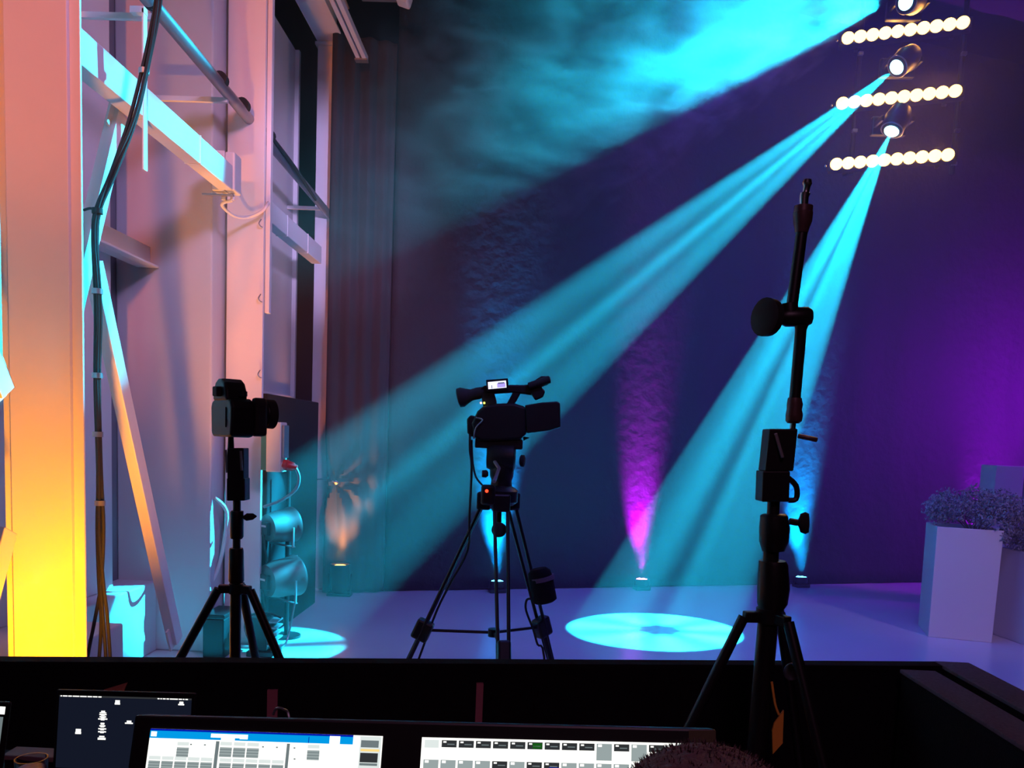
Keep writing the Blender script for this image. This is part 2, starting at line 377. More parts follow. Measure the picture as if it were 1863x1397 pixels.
# braces
def brace(p0, p1, label):
    t = thing('diagonal_brace', label, 'brace', p0, 'diagonal braces between the columns')
    MB().bar(p0, p1, .06, .09).build('tube', SW, t, bevel=.004)
    p0 = Vector(p0); p1 = Vector(p1); d = (p1-p0).normalized()
    MB().bar(p1 - d*.12, p1 + d*.02, .012, .16).build('gusset_plate', SW, t)
brace((-2.12, 3.62, 1.75), (-2.12, 4.2, 3.12), 'pale diagonal brace rising from the amber column to the cyan trunk')
brace((-2.12, 3.95, 2.35), (-2.12, 4.86, .30), 'pale diagonal brace slanting down to the floor behind the hanging cables')
brace((-2.12, 2.75, 2.5), (-2.12, 3.26, 1.7), 'cyan lit diagonal brace at the left picture edge, level with the cable ties')
brace((-2.12, 3.26, 1.15), (-2.12, 2.95, .5), 'cyan lit diagonal brace low beside the amber column')
t = thing('hanger_plate', 'thin upright hanger plate joining pipe and cyan trunk', 'bracket', (-2.06, 4.22, 3.2))
MB().box((-2.0, 4.2, 2.86), (-1.992, 4.24, 3.62)).build('plate', SW, t)
MB().box((-2.06, 4.2, 3.6), (-1.99, 4.24, 3.63)).build('flange', SW, t)
# grey junction box on the trunk with a looping cable
b0 = Vector((-2.08, 5.42, 3.05))
t = thing('junction_box', 'grey junction box on the trunk end with a looping cable, underside glowing yellow', 'electrical box', b0)
MB().box((-2.13, 5.42, 3.11), (-2.05, 5.56, 3.36)).build('body', M['steel_white'], t, bevel=.006)
MB().box((-2.05, 5.425, 3.115), (-1.985, 5.555, 3.355)).build('lid', M['steel_white'], t, bevel=.01)
for x in (-2.02, -2.08): MB().cyl((x, 5.49, 3.11), (x, 5.49, 3.07), .014, seg=12).build('cable_gland', M['steel_white'], t, smooth=True)
lp = [(-2.02, 5.49, 3.07), at(403, 372, 5.55), at(425, 392, 5.7), at(450, 395, 5.82), at(474, 386, 5.83), at(486, 374, 5.85), at(488, 368, 5.95)]
MB().tube(lp, .011, 8).build('cable', M['steel_white'], t, smooth=True)
MB().bar((-2.2, 5.45, 3.09), (-2.0, 5.45, 3.09), .03, .008).build('mounting_strap', M['grey_metal'], t)
# conduit on the right edge of the middle column
tag(MB().box((-1.948, 5.93, 2.42), (-1.915, 5.98, 5.2)).build('cable_channel', SW, bevel=.004), 'slim white cable channel on the side of the peach column', 'channel')
for px, py in ((475, 412), (474, 548), (473, 686)):
    p = at(px, py, 5.89)
    tag(MB().tube([(p.x, 5.893, p.z+.05), (p.x-.012, 5.88, p.z+.02), (p.x, 5.88, p.z), (p.x+.01, 5.893, p.z-.004)], .004, 6).build('cable_tie', M['grey_metal'], smooth=True), {412: 'loose cable tie below the cable loop on the peach column', 548: 'loose cable tie at mid height on the peach column', 686: 'loose cable tie just above the lens on the peach column'}[py], 'cable tie', 'loose cable ties on the peach column')
# hanging cable bundle
t = thing('cable_bundle', 'bundle of black cables hanging from above down to the floor behind the amber column', 'cables', (-1.9, 4.0, 0))
rnd = random.Random(3)
Bp = [(291, -80, 3.95), (288, 0, 3.95), (268, 110, 3.93), (243, 215, 3.9), (205, 315, 3.85), (180, 380, 3.8), (173, 430, 3.8), (177, 560, 3.8), (177, 700, 3.8), (181, 860, 3.8), (182, 960, 3.8)]
for k in range(4):
    ox, oy = .011 * math.cos(k*1.7), .011 * math.sin(k*1.7)
    pts = [at(x, y, Y) + Vector((ox + rnd.uniform(-.006, .006), oy, 0)) for x, y, Y in Bp]
    pts += [at(x, y, 3.8) for x, y in [((184, 1060), (172, 1130), (158, 1205), (150, 1300)), ((183, 1060), (188, 1130), (193, 1205), (194, 1300)), ((180, 1060), (184, 1130), (180, 1205), (172, 1300)), ((188, 1060), (195, 1120), (201, 1205), (206, 1300))][k]]
    last = pts[-1]; pts.append(Vector((last.x, last.y, .02)))
    MB().tube(pts, .0085, 8).build('cable', M['rubber'], t, smooth=True)
for i, (x, y) in enumerate(((177, 384), (177, 530), (177, 683), (178, 790), (182, 915), (262, 130))):
    p = at(x, y, 3.8 if i < 5 else 3.93)
    MB().cyl(p - Vector((0, 0, .012)), p + Vector((0, 0, .012)), .024, seg=12).build('cable_tie', M['grey_metal'] if i else M['rubber'], t, smooth=True)
MB().tube([at(153, 382, 3.85), at(165, 379, 3.82), at(178, 384, 3.8)], .006, 6).build('tie_strap', M['rubber'], t, smooth=True)
# black screen board between the columns
tag(MB().box((-2.02, 6.1, 0), (-1.97, 7.55, 1.86)).build('black_board', M['molton'], bevel=.01), 'black cloth covered board standing between the two farther columns', 'board')
# distribution box with red plug
c = at(495, 812, 5.75)
t = thing('power_box', 'pale power distribution box with green side on the peach column', 'electrical box', (c.x, 5.75, 0.9))
a0, a1 = at(484, 858, 5.75), at(512, 768, 5.75); g0 = at(474, 858, 5.75)
MB().box((a0.x, 5.74, a0.z), (a1.x, 5.89, a1.z)).build('body', mat('cream_plastic', (.7, .62, .5), .5), t, bevel=.008)
MB().box((g0.x, 5.75, a0.z+.01), (a0.x, 5.88, a1.z-.005)).build('side_cover', mat('green_plastic', (.02, .12, .09), .5), t, bevel=.004)
MB().box((g0.x+.012, 5.743, 1.44+.12), (g0.x+.03, 5.75, 1.44+.165)).build('socket_label', M['steel_white'], t)
MB().box((a1.x, 5.76, a0.z+.1), (a1.x+.02, 5.87, a1.z-.02)).build('socket_panel', M['grey_metal'], t, bevel=.004)
MB().cyl((a1.x-.02, 5.78, a0.z+.035), (a1.x+.03, 5.78, a0.z+.045), .034, .03, seg=16).build('socket', mat('cream_socket', (.7, .6, .45), .5), t, smooth=True)
q = at(514, 845, 5.76); q2 = at(536, 850, 5.76)
t = thing('red_plug', 'red industrial plug with a pale cable, pushed into the power box', 'plug', (q.x, 5.78, q.z))
RED = mat('red_plastic', (.55, .02, .02), .35)
MB().lathe((q.x, 5.78, q.z), (q2.x-q.x, 0, q2.z-q.z), [(0, .036), (.03, .04), (.035, .034), (.07, .032), (.085, .02), (.1, .018)], 16).build('body', RED, t, smooth=True)
MB().tube([(q2.x, 5.78, q2.z), at(544, 868, 5.8), at(538, 890, 5.82), at(512, 910, 5.85), at(480, 922, 5.88)], .012, 8).build('cable', M['grey_metal'], t, smooth=True)
# curtain rail and tie rope
r0 = at(664, 106, 7.9)
t = thing('curtain_rail', 'double white curtain rail running towards the camera under the roof beam', 'rail', (r0.x, 7.9, r0.z))
MB().box((r0.x-.075, 4.6, r0.z-.02), (r0.x-.035, 7.95, r0.z+.04)).build('rail', SW, t, bevel=.004)
MB().box((r0.x-.02, 4.6, r0.z-.02), (r0.x+.02, 7.95, r0.z+.04)).build('rail', SW, t, bevel=.004)
MB().box((r0.x-.085, 7.85, r0.z-.035), (r0.x+.03, 7.92, r0.z-.02)).build('end_cap', M['grey_metal'], t)
for y in (5.2, 6.9): MB().bar((-2.0, y, r0.z+.055), (r0.x+.02, y, r0.z+.055), .03, .02).build('arm', SW, t)
tt = at(609, 876, 8.05); ta = at(568, 874, 8.12)
t = thing('tie_rope', 'thin rope tying the side curtain back around the lilac column', 'rope', ta)
MB().tube([ta, (ta.x+.1, 8.1, ta.z+.02), (tt.x, 8.02, tt.z), (tt.x+.03, 8.04, tt.z-.01)], .008, 8).build('cord', M['grey_metal'], t, smooth=True)
MB().sphere(tt + Vector((.015, 0, -.01)), .02, 12, 8).build('knot', M['steel_white'], t, smooth=True)
lf = at(700, -4, 7.6)
t = thing('hanging_work_lamp', 'pale lamp bar hanging under the dark ceiling, cut by the top picture edge', 'lamp', lf)
MB().cbox(lf, (.42, .10, .03)).build('bar', M['grey_metal'], t, bevel=.01)
MB().cbox(lf + Vector((.17, 0, .0)), (.12, .16, .10), R=Matrix.Rotation(.3, 4, 'Y')).build('housing', SW, t, bevel=.02)
MB().cyl(lf + Vector((-.1, 0, .01)), lf + Vector((-.1, 0, 6.9 - lf.z)), .012).build('rod', M['black_metal'], t)

# ---------------------------------------------------------------- hanging light rig at the right
AMB = mat('amber_led', (1, .6, .2), .3, emit=(1.0, .50, .10), estr=9)
bars = []
def led_bar(pl, pr, Yl, Yr, label):
    a, b = at(*pl, Yl), at(*pr, Yr); z = (a.z + b.z) / 2; a.z = b.z = z
    d = (b - a).normalized(); n = Vector((d.y, -d.x, 0)); R = Matrix.Rotation(math.atan2(d.y, d.x), 4, 'Z'); L = (b - a).length
    t = thing('led_bar', label, 'light bar', (a + b) / 2, 'amber light bars hanging at the right')
    MB().cbox((a + b) / 2 - n * .075, (L + .06, .13, .11), R=R).build('housing', M['black_metal'], t, bevel=.01)
    for k in range(10):
        p = a + d * (L * (k + .5) / 10)
        MB().lathe(p - n * .011, n, [(0, .058), (.016, .060), (.024, .05), (.027, .0)], 18).build('lamp_lens', AMB, t, smooth=True)
    for s_ in (.12, .88):
        MB().cbox(a + d * L * s_ - n * .15 , (.04, .06, .15), R=R).build('clamp', M['black_metal'], t, bevel=.004)
    MB().sphere(a - d * .05 - n*.01 + Vector((0, 0, -.01)), .016, 10, 8).build('end_knob', M['steel'], t, smooth=True)
    l = area_light('led_bar_lamp', (a + b) / 2 + n * .04, (a + b) / 2 + n - Vector((.3, 0, .25)), L * .95, 13, (1.0, .40, .08), size_y=.06, spread=150)
    return t
led_bar((1532, 68), (1764, 42), 8.90, 8.49, 'topmost amber light bar of ten glowing lamps')
led_bar((1522, 188), (1750, 165), 8.90, 8.49, 'middle amber light bar crossed by a cyan beam')
led_bar((1511, 298), (1736, 282), 8.90, 8.49, 'lowest amber light bar, above the small steel pin of the right stand')

LENS = mat('cyan_head_lens', (.6, 1, 1), .1, emit=(.35, .95, 1.0), estr=9)
def moving_head(H, T, label):
    d = (Vector(T) - H).normalized(); t = thing('moving_head', label, 'stage light', H + Vector((0, .1, .25)), 'cyan moving heads hanging between the bars')
    s = d.cross(Vector((0, 0, 1))).normalized()
    hb = MB().lathe(H - d * .30, d, [(0, .05), (.02, .095), (.13, .12), (.16, .11), (.25, .105), (.27, .09), (.272, .072)], 24).build('head', M['black_metal'], t, smooth=True)
    MB().lathe(H - d * .028, d, [(0, .070), (.008, .066), (.014, .04), (.016, 0)], 24).build('lens', LENS, hb, smooth=True)
    rs = [H - d * .04 + (s * math.cos(q) + s.cross(d) * math.sin(q)) * .10 for q in [2*PI*i/24 for i in range(25)]]
    MB().tube(rs, .007, 8, smooth=1).build('front_ring', M['grey_metal'], hb, smooth=True)
    c = H - d * .17
    for k in (-1, 1): MB().bar(c + Vector((k * .145, -.03, 0)), c + Vector((k * .145, .18, 0)), .025, .05).build('yoke_arm', M['black_metal'], t, bevel=.006)
    MB().cbox(c + Vector((0, .20, 0)), (.34, .07, .18)).build('base', M['black_metal'], t, bevel=.015)
    MB().cyl(c + Vector((0, .22, 0)), c + Vector((0, .30, 0)), .025).build('clamp', M['black_metal'], t)
    return t
moving_head(H1, T1, 'cyan moving head at the very top, partly cut by the picture edge')
moving_head(H2, T2, 'cyan moving head between the upper two amber bars')
moving_head(H3, T3, 'cyan moving head between the lower two amber bars, casting the ring on the floor')
for px, y, lab in ((1556, 9.02, 'black drop pipe hanging behind the left ends of the amber bars'), (1742, 8.69, 'black drop pipe hanging behind the right ends of the amber bars')):
    x = at(px, 200, y).x; t = thing('drop_pipe', lab, 'pipe', (x, y, 3.6)); z0 = at(px, 318, y).z
    MB().cyl((x, y, z0), (x, y, 6.9), .026, seg=14).build('pipe', M['black_metal'], t, smooth=True)
    for py in (100, 240, 300): MB().cbox((x, y-.03, at(px, py, y).z), (.05, .04, .035)).build('clip', M['grey_metal'], t, bevel=.004)

# ---------------------------------------------------------------- uplights along the backdrop
def curtain_y(x): return 8.27 + (x + 1.45) * (10.5 - 8.27) / (5.1 + 1.45)
NRM = Vector((.322, -.947, 0))
def uplight(px, py, col, ecol, power, label, half=15, gap=.17, es=6):
    x = at(px, py, 9.2).x
    for _ in range(8):
        Y = curtain_y(x) - gap; x = at(px, py, Y).x
    p = Vector((x, Y, 0)); t = thing('uplight', label, 'uplight', p, 'small uplights on the floor before the backdrop')
    up = (Vector((0, 0, 1)) - NRM * .10).normalized()
    MB().cbox(p + Vector((0, 0, .02)), (.17, .12, .04), rz=.3).build('base', M['black_metal'], t, bevel=.008)
    for k in (-1, 1): MB().bar(p + Vector((k*.086, 0, .03)), p + Vector((k*.086, 0, .12)), .008, .03).build('yoke_arm', M['black_metal'], t)
    hs = MB().lathe(p + Vector((0, 0, .045)), up, [(0, .045), (.01, .07), (.07, .078), (.075, .074), (.070, .068)], 20).build('housing', M['black_metal'], t, smooth=True)
    E = mat('uplight_lens', ecol, .3, emit=ecol, estr=es)
    for k in range(7):
        q = p + Vector((0, 0, .045)) + up * .070 + (Vector((math.cos(k*PI/3), math.sin(k*PI/3), 0)) * .043 if k < 6 else Vector((0, 0, 0)))
        MB().lathe(q, up, [(0, .019), (.01, .017), (.013, 0)], 10).build('led', E, hs, smooth=True)
    MB().tube([p + Vector((-.09, .06, .03)), p + Vector((-.3, .12, .012)), p + Vector((-.6, -.02, .012))], .005, 6).build('cable', M['rubber'], t, smooth=True)
    s = p + Vector((0, 0, .13)); spot_light('uplight_lamp', s, s + Vector((0, 0, 1)) - NRM * .22, half, power, col, .9, .065)
    return t
uplight(905, 1060, (0.0, .36, 1), (.1, .6, 1), 11000, 'blue uplight seen between the video tripod legs')
uplight(1168, 1058, (.62, 0, 1), (.9, .3, 1), 5500, 'magenta uplight alone in the middle of the backdrop')
uplight(1458, 1056, (0.0, .36, 1), (.1, .6, 1), 11000, 'blue uplight beside the right hand stand')
uplight(1790, 1052, (.45, 0, 1), (.9, .3, 1), 2600, 'purple uplight hidden behind the white planters', half=24)
# amber can beside the lilac column
p = at(619, 1026, 7.95)
t = thing('floor_par_lamp', 'black floor lamp glowing amber at the foot of the lilac column', 'floor lamp', (p.x, p.y, 0))
MB().lathe((p.x, p.y, .03), (0, 0, 1), [(0, .06), (.03, .085), (p.z-.05, .095), (p.z-.03, .10), (p.z-.03, .088), (p.z-.06, .085)], 22).build('housing', M['black_metal'], t, smooth=True)
MB().lathe((p.x, p.y, p.z-.04), (0, 0, 1), [(0, .085), (.018, .075), (.03, .05), (.035, 0)], 22).build('lens', mat('amber_lens', (1, .6, .2), .3, emit=(1, .42, .06), estr=6), t)
for k in (-1, 1): MB().bar((p.x + k*.108, p.y, .0), (p.x + k*.108, p.y, .22), .008, .035).build('bracket', M['black_metal'], t)
MB().cbox((p.x, p.y, .012), (.23, .12, .02)).build('foot', M['black_metal'], t)
spot_light('floor_par_beam', (p.x, p.y, p.z+.02), (p.x+.02, p.y+.20, 1.6), 32, 160, (1, .33, .03), .8, .05)

# ---------------------------------------------------------------- lamps beside the peach column
PEACH = mat('grey_lamp_shell', (.08, .065, .065), .5, metal=.1, var=.08)
t = thing('lamp_pole', 'black upright pole carrying two stage lamps beside the peach column', 'pole', (-1.85, 6.24, 0))
MB().cyl((-1.85, 6.24, 0), (-1.85, 6.24, 1.3), .018, seg=14).build('pole', M['black_metal'], t, smooth=True)
MB().cyl((-1.85, 6.24, 0), (-1.85, 6.24, .02), .11, seg=28).build('base', M['black_metal'], t)
def stage_lamp(px, py, s, label):
    c = at(px, py, 6.0); d = Vector((.62, .76, .08)).normalized(); t = thing('stage_lamp', label, 'stage lamp', c, 'stage lamps beside the peach column')
    MB().lathe(c - d * .09*s, d, [(0, .06*s), (.012, .105*s), (.10, .125*s), (.2*s, .13*s), (.215*s, .14*s), (.235*s, .14*s), (.235*s, .12*s), (.22*s, .11*s)], 24).build('shell', PEACH, t, smooth=True)
    k = c - d * .092 * s
    q = Matrix.Rotation(math.atan2(d.y, d.x) - PI/2, 4, 'Z')
    cp = MB().cbox(k - d * .012, (.12*s, .03, .10*s), R=q).build('connector_plate', M['black_metal'], t, bevel=.006)
    MB().cbox(k - d * .029 + Vector((0, 0, .02)), (.08*s, .004, .014), R=q).build('label_strip', M['steel_white'], cp)
    side = d.cross(Vector((0, 0, 1))).normalized()
    for e in (-1, 1):
        MB().bar(c + side*e*.15*s + d*.05, c + side*e*.15*s + d*.05 - Vector((0, 0, .15*s)), .008, .03).build('yoke_arm', M['grey_metal'], t)
    MB().bar(c - side*.155*s + d*.05 - Vector((0, 0, .15*s)), c + side*.155*s + d*.05 - Vector((0, 0, .15*s)), .03, .008).build('yoke_base', M['grey_metal'], t)
    MB().tube([k - d*.02, k + Vector((0, -.03, -.12)), k + Vector((.01, 0, -.24))], .007, 6).build('cable', M['rubber'], t, smooth=True)
    return t
stage_lamp(503, 958, .95, 'upper of two round stage lamps beside the peach column')
stage_lamp(504, 1053, 1.12, 'lower, larger stage lamp beside the peach column')
c = at(481, 1165, 5.72); c.z = .16
t = thing('finned_floor_light', 'dark finned light standing on the floor below the stage lamps', 'floor light', (c.x, c.y, 0))
MB().cbox((c.x-.02, c.y, c.z), (.13, .16, .24)).build('body', M['black_metal'], t, bevel=.012)
for k in range(5): MB().cbox((c.x + .075, c.y, c.z + .09 - k * .042), (.07, .15, .012)).build('fin', M['grey_metal'], t, bevel=.003)
MB().tube([(c.x-.1, c.y-.02, .09), (c.x-.13, c.y-.03, .2), (c.x-.1, c.y-.02, .28), (c.x+.02, c.y, .30), (c.x+.12, c.y, .27)], .008, 8).build('handle', M['rubber'], t, smooth=True)
MB().cbox((c.x, c.y, .02), (.2, .18, .04)).build('base', M['black_metal'], t, bevel=.006)
tag(MB().tube([at(540, 1010, 6.1), at(541, 1060, 6.08), at(532, 1120, 6.05), at(522, 1165, 6.0), (at(515, 1185, 5.9).x, 5.85, .01), (-1.75, 5.55, .01)], .008, 8).build('lamp_cable', M['grey_metal'], smooth=True), 'thin cable hanging from the lower stage lamp to the floor', 'cable')
tag(MB().tube([at(390, 905, 5.75), at(412, 930, 5.8), at(408, 985, 5.82), at(398, 1030, 5.8), at(384, 1060, 5.76)], .014, 8).build('loop_cable', M['steel_white'], smooth=True), 'thick cyan lit cable looping behind the photo camera stand', 'cable')
t = thing('dark_crate', 'small dark crate on the floor behind the photo camera stand', 'crate', (-2.22, 5.75, 0))
MB().box((-2.23, 5.55, 0), (-2.08, 5.85, .28)).build('body', M['black'], t, bevel=.01); MB().box((-2.235, 5.545, .28), (-2.075, 5.855, .31)).build('lid', M['black_metal'], t, bevel=.006)

# ---------------------------------------------------------------- planters with cloud like bushes
BUSH = mat('dusty_grey_leaves', (.20, .20, .24), .9, spec=.1, var=.35, vscale=9)
STEM = mat('dry_stem', (.10, .08, .07), .9)
def planter(p, s, h, rz, label):
    t = thing('planter', label, 'planter', p, 'tall white planters', rz=rz, local=True)
    hs = s / 2; th = .02
    b = MB()
    o = [(-hs, -hs), (hs, -hs), (hs, hs), (-hs, hs)]; i_ = [(x*(1-2*th/s), y*(1-2*th/s)) for x, y in o]
    b.rings([[(x*.97, y*.97, 0) for x, y in o], [(x, y, h) for x, y in o], [(x, y, h) for x, y in i_], [(x, y, h-.08) for x, y in i_]])
    b.build('pot', M['planter'], t, bevel=.004)
    MB().box((-hs+.03, -hs+.03, h-.10), (hs-.03, hs-.03, h-.082)).build('soil', M['dark_room'], t)
    return t
def bush(p, rad, label, n=5200, seed=1, droop=None):
    r = random.Random(seed); t = thing('cloud_bush', label, 'bush', p, 'fluffy grey bushes', local=True)
    lumps = []
    for k in range(22):
        a = r.uniform(0, 2*PI); q = math.sqrt(r.random())
        lumps.append((Vector((math.cos(a)*q*rad[0]*.78, math.sin(a)*q*rad[1]*.78, rad[2]*(.75 + r.uniform(-.35, .55)*(1.1-q)))), r.uniform(.32, .5)*rad[2]))
    if droop: lumps.append((Vector(droop), .05)); lumps.append((Vector(droop) + Vector((.03, .02, .06)), .06))
    mb = MB()
    for _ in range(n):
        c, R_ = lumps[r.randrange(len(lumps))]
        d = Vector((r.gauss(0, 1), r.gauss(0, 1), r.gauss(0, 1))).normalized() * R_ * r.uniform(.55, 1.08)
        q = c + d; s = r.uniform(.006, .014); a = Vector((r.gauss(0, 1), r.gauss(0, 1), r.gauss(0, 1))).normalized(); b = a.orthogonal().normalized(); c2 = a.cross(b)
        mb.add([q + b*s*1.6, q - b*s*.8 + c2*s, q - b*s*.8 - c2*s, q + a*s*1.1], [(0,1,2), (0,3,1), (1,3,2), (2,3,0)])
    f = mb.build('foliage', BUSH, t)
    for c, R_ in lumps:
        mb2 = MB(); mb2.tube([(0, 0, -.04), (c.x*.4, c.y*.4, c.z*.5), tuple(c)], .004, 5)
        mb2.build('stem', STEM, t)
    return t
RZ = -.27
p1 = Vector((3.53, 7.30, 0)) + Vector((math.cos(RZ)*.25 - math.sin(RZ)*.25*1.0, math.sin(RZ)*.25 + math.cos(RZ)*.25, 0)) + Vector((.06, 0, 0))
planter(p1, .52, .985, RZ, 'tall white planter with a cyan lit side, fully in view')
bush(p1 + Vector((.1, 0, .905)), (.46, .36, .30), 'fluffy grey bush overflowing the fully visible white planter', seed=2, droop=(.10, -.29, .02))
p2 = Vector((at(1848, 1100, 7.2).x + .28, 7.4, 0))
planter(p2, .5, .80, .12, 'shorter white planter cut by the right picture edge')
bush(p2 + Vector((0, 0, .72)), (.34, .3, .26), 'fluffy grey bush in the planter cut by the right picture edge', n=3200, seed=5)
for px, w, h, lab in ((1824, .30, 1.53, 'pale blue lit column block behind the bush of the first planter'), (1884, .34, 1.53, 'pale blue lit column block cut by the right picture edge')):
    c = at(px, 1000, 8.9)
    t = thing('display_column', lab, 'display column', (c.x, 9.05, 0), 'pale display columns behind the planters')
    MB().box((c.x-w/2, 8.9, .06), (c.x+w/2, 9.2, h)).build('body', M['planter'], t, bevel=.006)
    MB().box((c.x-w/2+.02, 8.92, 0), (c.x+w/2-.02, 9.18, .06)).build('plinth', M['black'], t)

# ---------------------------------------------------------------- booth partition and desk
a = Vector((-2.15, 2.03, 0)); b = Vector((1.29, 2.565, 0)); d = (b - a).normalized(); n = Vector((-d.y, d.x, 0))
t = thing('booth_partition', 'long low black cloth partition running across the picture before the stage', 'partition', (a + b) / 2)
MB().prism([a, b, b + Vector((0, 0, .945)), a + Vector((0, 0, .945))], n * -.05).build('panel', M['molton'], t)
MB().bar(a + Vector((0, 0, .9525)) - n*.025, b + Vector((0, 0, .9525)) - n*.025, .052, .015).build('top_edge', M['molton'], t)
for px in (500, 871):
    p = at(px, 1262, 2.24 if px == 500 else 2.31); q = a + d * ((p - a).dot(d)) - n * .055
    w = .028 if px == 500 else .02
    MB().bar(Vector((q.x, q.y, 0)), Vector((q.x, q.y, .885 if px == 500 else .905)), w, .012, up=n).build('batten', mat('red_brown_batten', (.45, .14, .17), .7), t)['label'] = 'red brown wooden batten'
q = a + d * 1.03 - n * .052
MB().prism([q + Vector((-.03, 0, .80)), q + Vector((.0, 0, .885)), q + Vector((.06, 0.008, .905)), q + Vector((.02, 0, .80))], n * -.003).build('tape_patch', mat('brown_tape', (.5, .16, .1), .7), t)['label'] = 'brown tape patch'
for x0, x1, y1, lab in ((1.29, 1.39, 2.56, 'outer of two parallel black side partitions with a carpeted top edge'), (1.13, 1.228, 2.44, 'inner of two parallel black side partitions with a carpeted top edge')):
    t = thing('side_partition', lab, 'partition', ((x0+x1)/2, 1.7, 0), 'side partitions at the right of the booth')
    MB().box((x0, .7, 0), (x1, y1, .95)).build('panel', M['molton'], t, bevel=.004)
    MB().box((x0-.004, .7, .95), (x1+.004, y1+.004, .962)).build('top_edge', M['carpet'], t, bevel=.003)

t = thing('desk', 'black booth desk carrying the laptops and the lighting console', 'desk', (-.55, 1.4, 0))
MB().box((-1.4, .93, .74), (.28, 1.96, .78)).build('tabletop', M['black'], t, bevel=.004)
for x, y in ((-1.34, 1.0), (.24, 1.0), (-1.34, 1.9), (.24, 1.9)): MB().box((x-.025, y-.025, 0), (x+.025, y+.025, .74)).build('leg', M['black_metal'], t)

# ---------------------------------------------------------------- screens
def emat(name, c, s=1.0):
    m = mat(name, (0, 0, 0), .6, spec=.1, emit=c, estr=s); return m
UI = [emat('screen_white', (1, .99, .93), 1.25), emat('screen_grey', (.42, .50, .50), .75), emat('screen_dark', (.05, .055, .06), .6), emat('screen_blue', (.0, .33, .8), 1.0),
      emat('screen_deep_blue', (0, .01, .45), .9), emat('screen_pale', (.75, .82, .8), 1.0), emat('screen_navy', (.008, .011, .024), .8), emat('screen_cream', (1, .72, .25), 1.0), emat('screen_slate', (.20, .25, .26), .8), emat('screen_green', (.01, .12, .01), .8)]
def screen(name, TL, TR, BL, rects, parent, base=0, mats=UI):
    """lit panel; rects = (u0, v0, u1, v1, material[, lift]) with v downwards"""
    TL, TR, BL = Vector(TL), Vector(TR), Vector(BL); U = TR - TL; V = BL - TL; N = V.cross(U).normalized()
    if N.y > 0: N = -N
    mb = MB()
    def q(u0, v0, u1, v1, m, lf):
        o = N * lf; mb.add([TL + U*u0 + V*v1 + o, TL + U*u1 + V*v1 + o, TL + U*u1 + V*v0 + o, TL + U*u0 + V*v0 + o], [(0, 1, 2, 3)], m)
    q(0, 0, 1, 1, base, 0)
    for k, r in enumerate(rects): q(*r[:5], .0004 + (r[5] if len(r) > 5 else 0) * .0003)
    return mb.build(name, mats, parent)

# lighting console with two touch screens
YC = 1.2
def scr_pt(px, py): # console face leans back: solve on the plane
    v = ROT @ Vector((px - PX, -(py - PY), -F)); 
    P0 = at(245, 1300, YC); nn = Vector((-.035, -1, .32))
    return EYE + v * ((P0 - EYE).dot(nn) / v.dot(nn))
TLc, TRc = scr_pt(245, 1300), scr_pt(1303, 1326)
down = Vector((0, -.32, -1)).normalized(); side = (TRc - TLc).normalized(); nrm = side.cross(down).normalized()
if nrm.y > 0: nrm = -nrm
t = thing('lighting_console', 'large black lighting console with two bright touch screens', 'console', (TLc.x + .42, 1.1, .78))
HT = .30
MB().prism([TLc, TRc, TRc + down*HT, TLc + down*HT], nrm * -.045).build('screen_housing', M['black_metal'], t, bevel=.004)
base0 = TLc + down * HT; base1 = TRc + down * HT
MB().add([Vector((base0.x, .95, .78)), Vector((base1.x, .95, .78)), Vector((base1.x, 1.32, .78)), Vector((base0.x, 1.32, .78)),
          Vector((base0.x, .95, .83)), Vector((base1.x, .95, .83)), Vector((base1.x, 1.25, .94)), Vector((base0.x, 1.25, .94))],
         [(0,3,2,1),(4,5,6,7),(0,1,5,4),(1,2,6,5),(2,3,7,6),(3,0,4,7)]).build('control_deck', M['black_metal'], t, bevel=.006)
for k in range(12):
    x = TLc.x + .08 + k * .06
    MB().box((x-.009, 1.03, .852), (x+.009, 1.055, .875)).build('fader', M['grey_metal'], t)
pe = scr_pt(1253, 1326); pf = scr_pt(1302, 1326)
MB().prism([pe + down*.002, pf + down*.002, pf + down*.026, pe + down*.026], nrm * .0008).build('tape_label', mat('dull_olive_tape', (.07, .055, .02), .7), t)['label'] = 'dull olive tape strip'
s0, s1 = scr_pt(275, 1325), scr_pt(697, 1339)
R = [(0, 0, .875, .012, 4), (0, .012, .875, .06, 3), (0.005, .018, .03, .05, 0, 1), (.265, .02, .40, .045, 0, 1), (.31, .03, .37, .065, 0, 1), (.39, .02, .425, .05, 0, 1), (.775, .01, .82, .08, 0, 1), (.685, .02, .688, .06, 4, 1),
     (.29, .068, .305, .5, 8), (.595, .068, .608, .5, 8), (.905, .005, .995, .5, 5), (.91, .03, .985, .075, 8, 1), (.91, .085, .99, .10, 7, 1), (.91, .11, .985, .17, 2, 1), (.91, .175, .985, .19, 8, 1)]
for bx, by, n_ in ((.125, .115, 1), (.31, .105, 3), (.685, .105, 1)):
    for k in range(n_):
        R.append((bx + k*.058, by-.035, bx + .05 + k*.058, by - .012, 5, 1)); R.append((bx + k*.058, by, bx + .052 + k*.058, by + .062, 1, 1))
        for j in range(3): R.append((bx + k*.058, by + .012 + j*.018, bx + .052 + k*.058, by + .017 + j*.018, 8, 2))
for bx, n_ in ((.01, 5), (.315, 5)):
    for k in range(n_):
        R.append((bx + k*.056, .175, bx + .05 + k*.056, .198, 5, 1)); R.append((bx + k*.056, .205, bx + .05 + k*.056, .262, 1, 1))
        for j in range(3): R.append((bx + k*.056, .215 + j*.017, bx + .05 + k*.056, .22 + j*.017, 8, 2))
        R.append((bx + k*.056, .30, bx + .05 + k*.056, .36, 5, 1)); R.append((bx + k*.056, .4, bx + .05 + k*.056, .46, 1, 1))
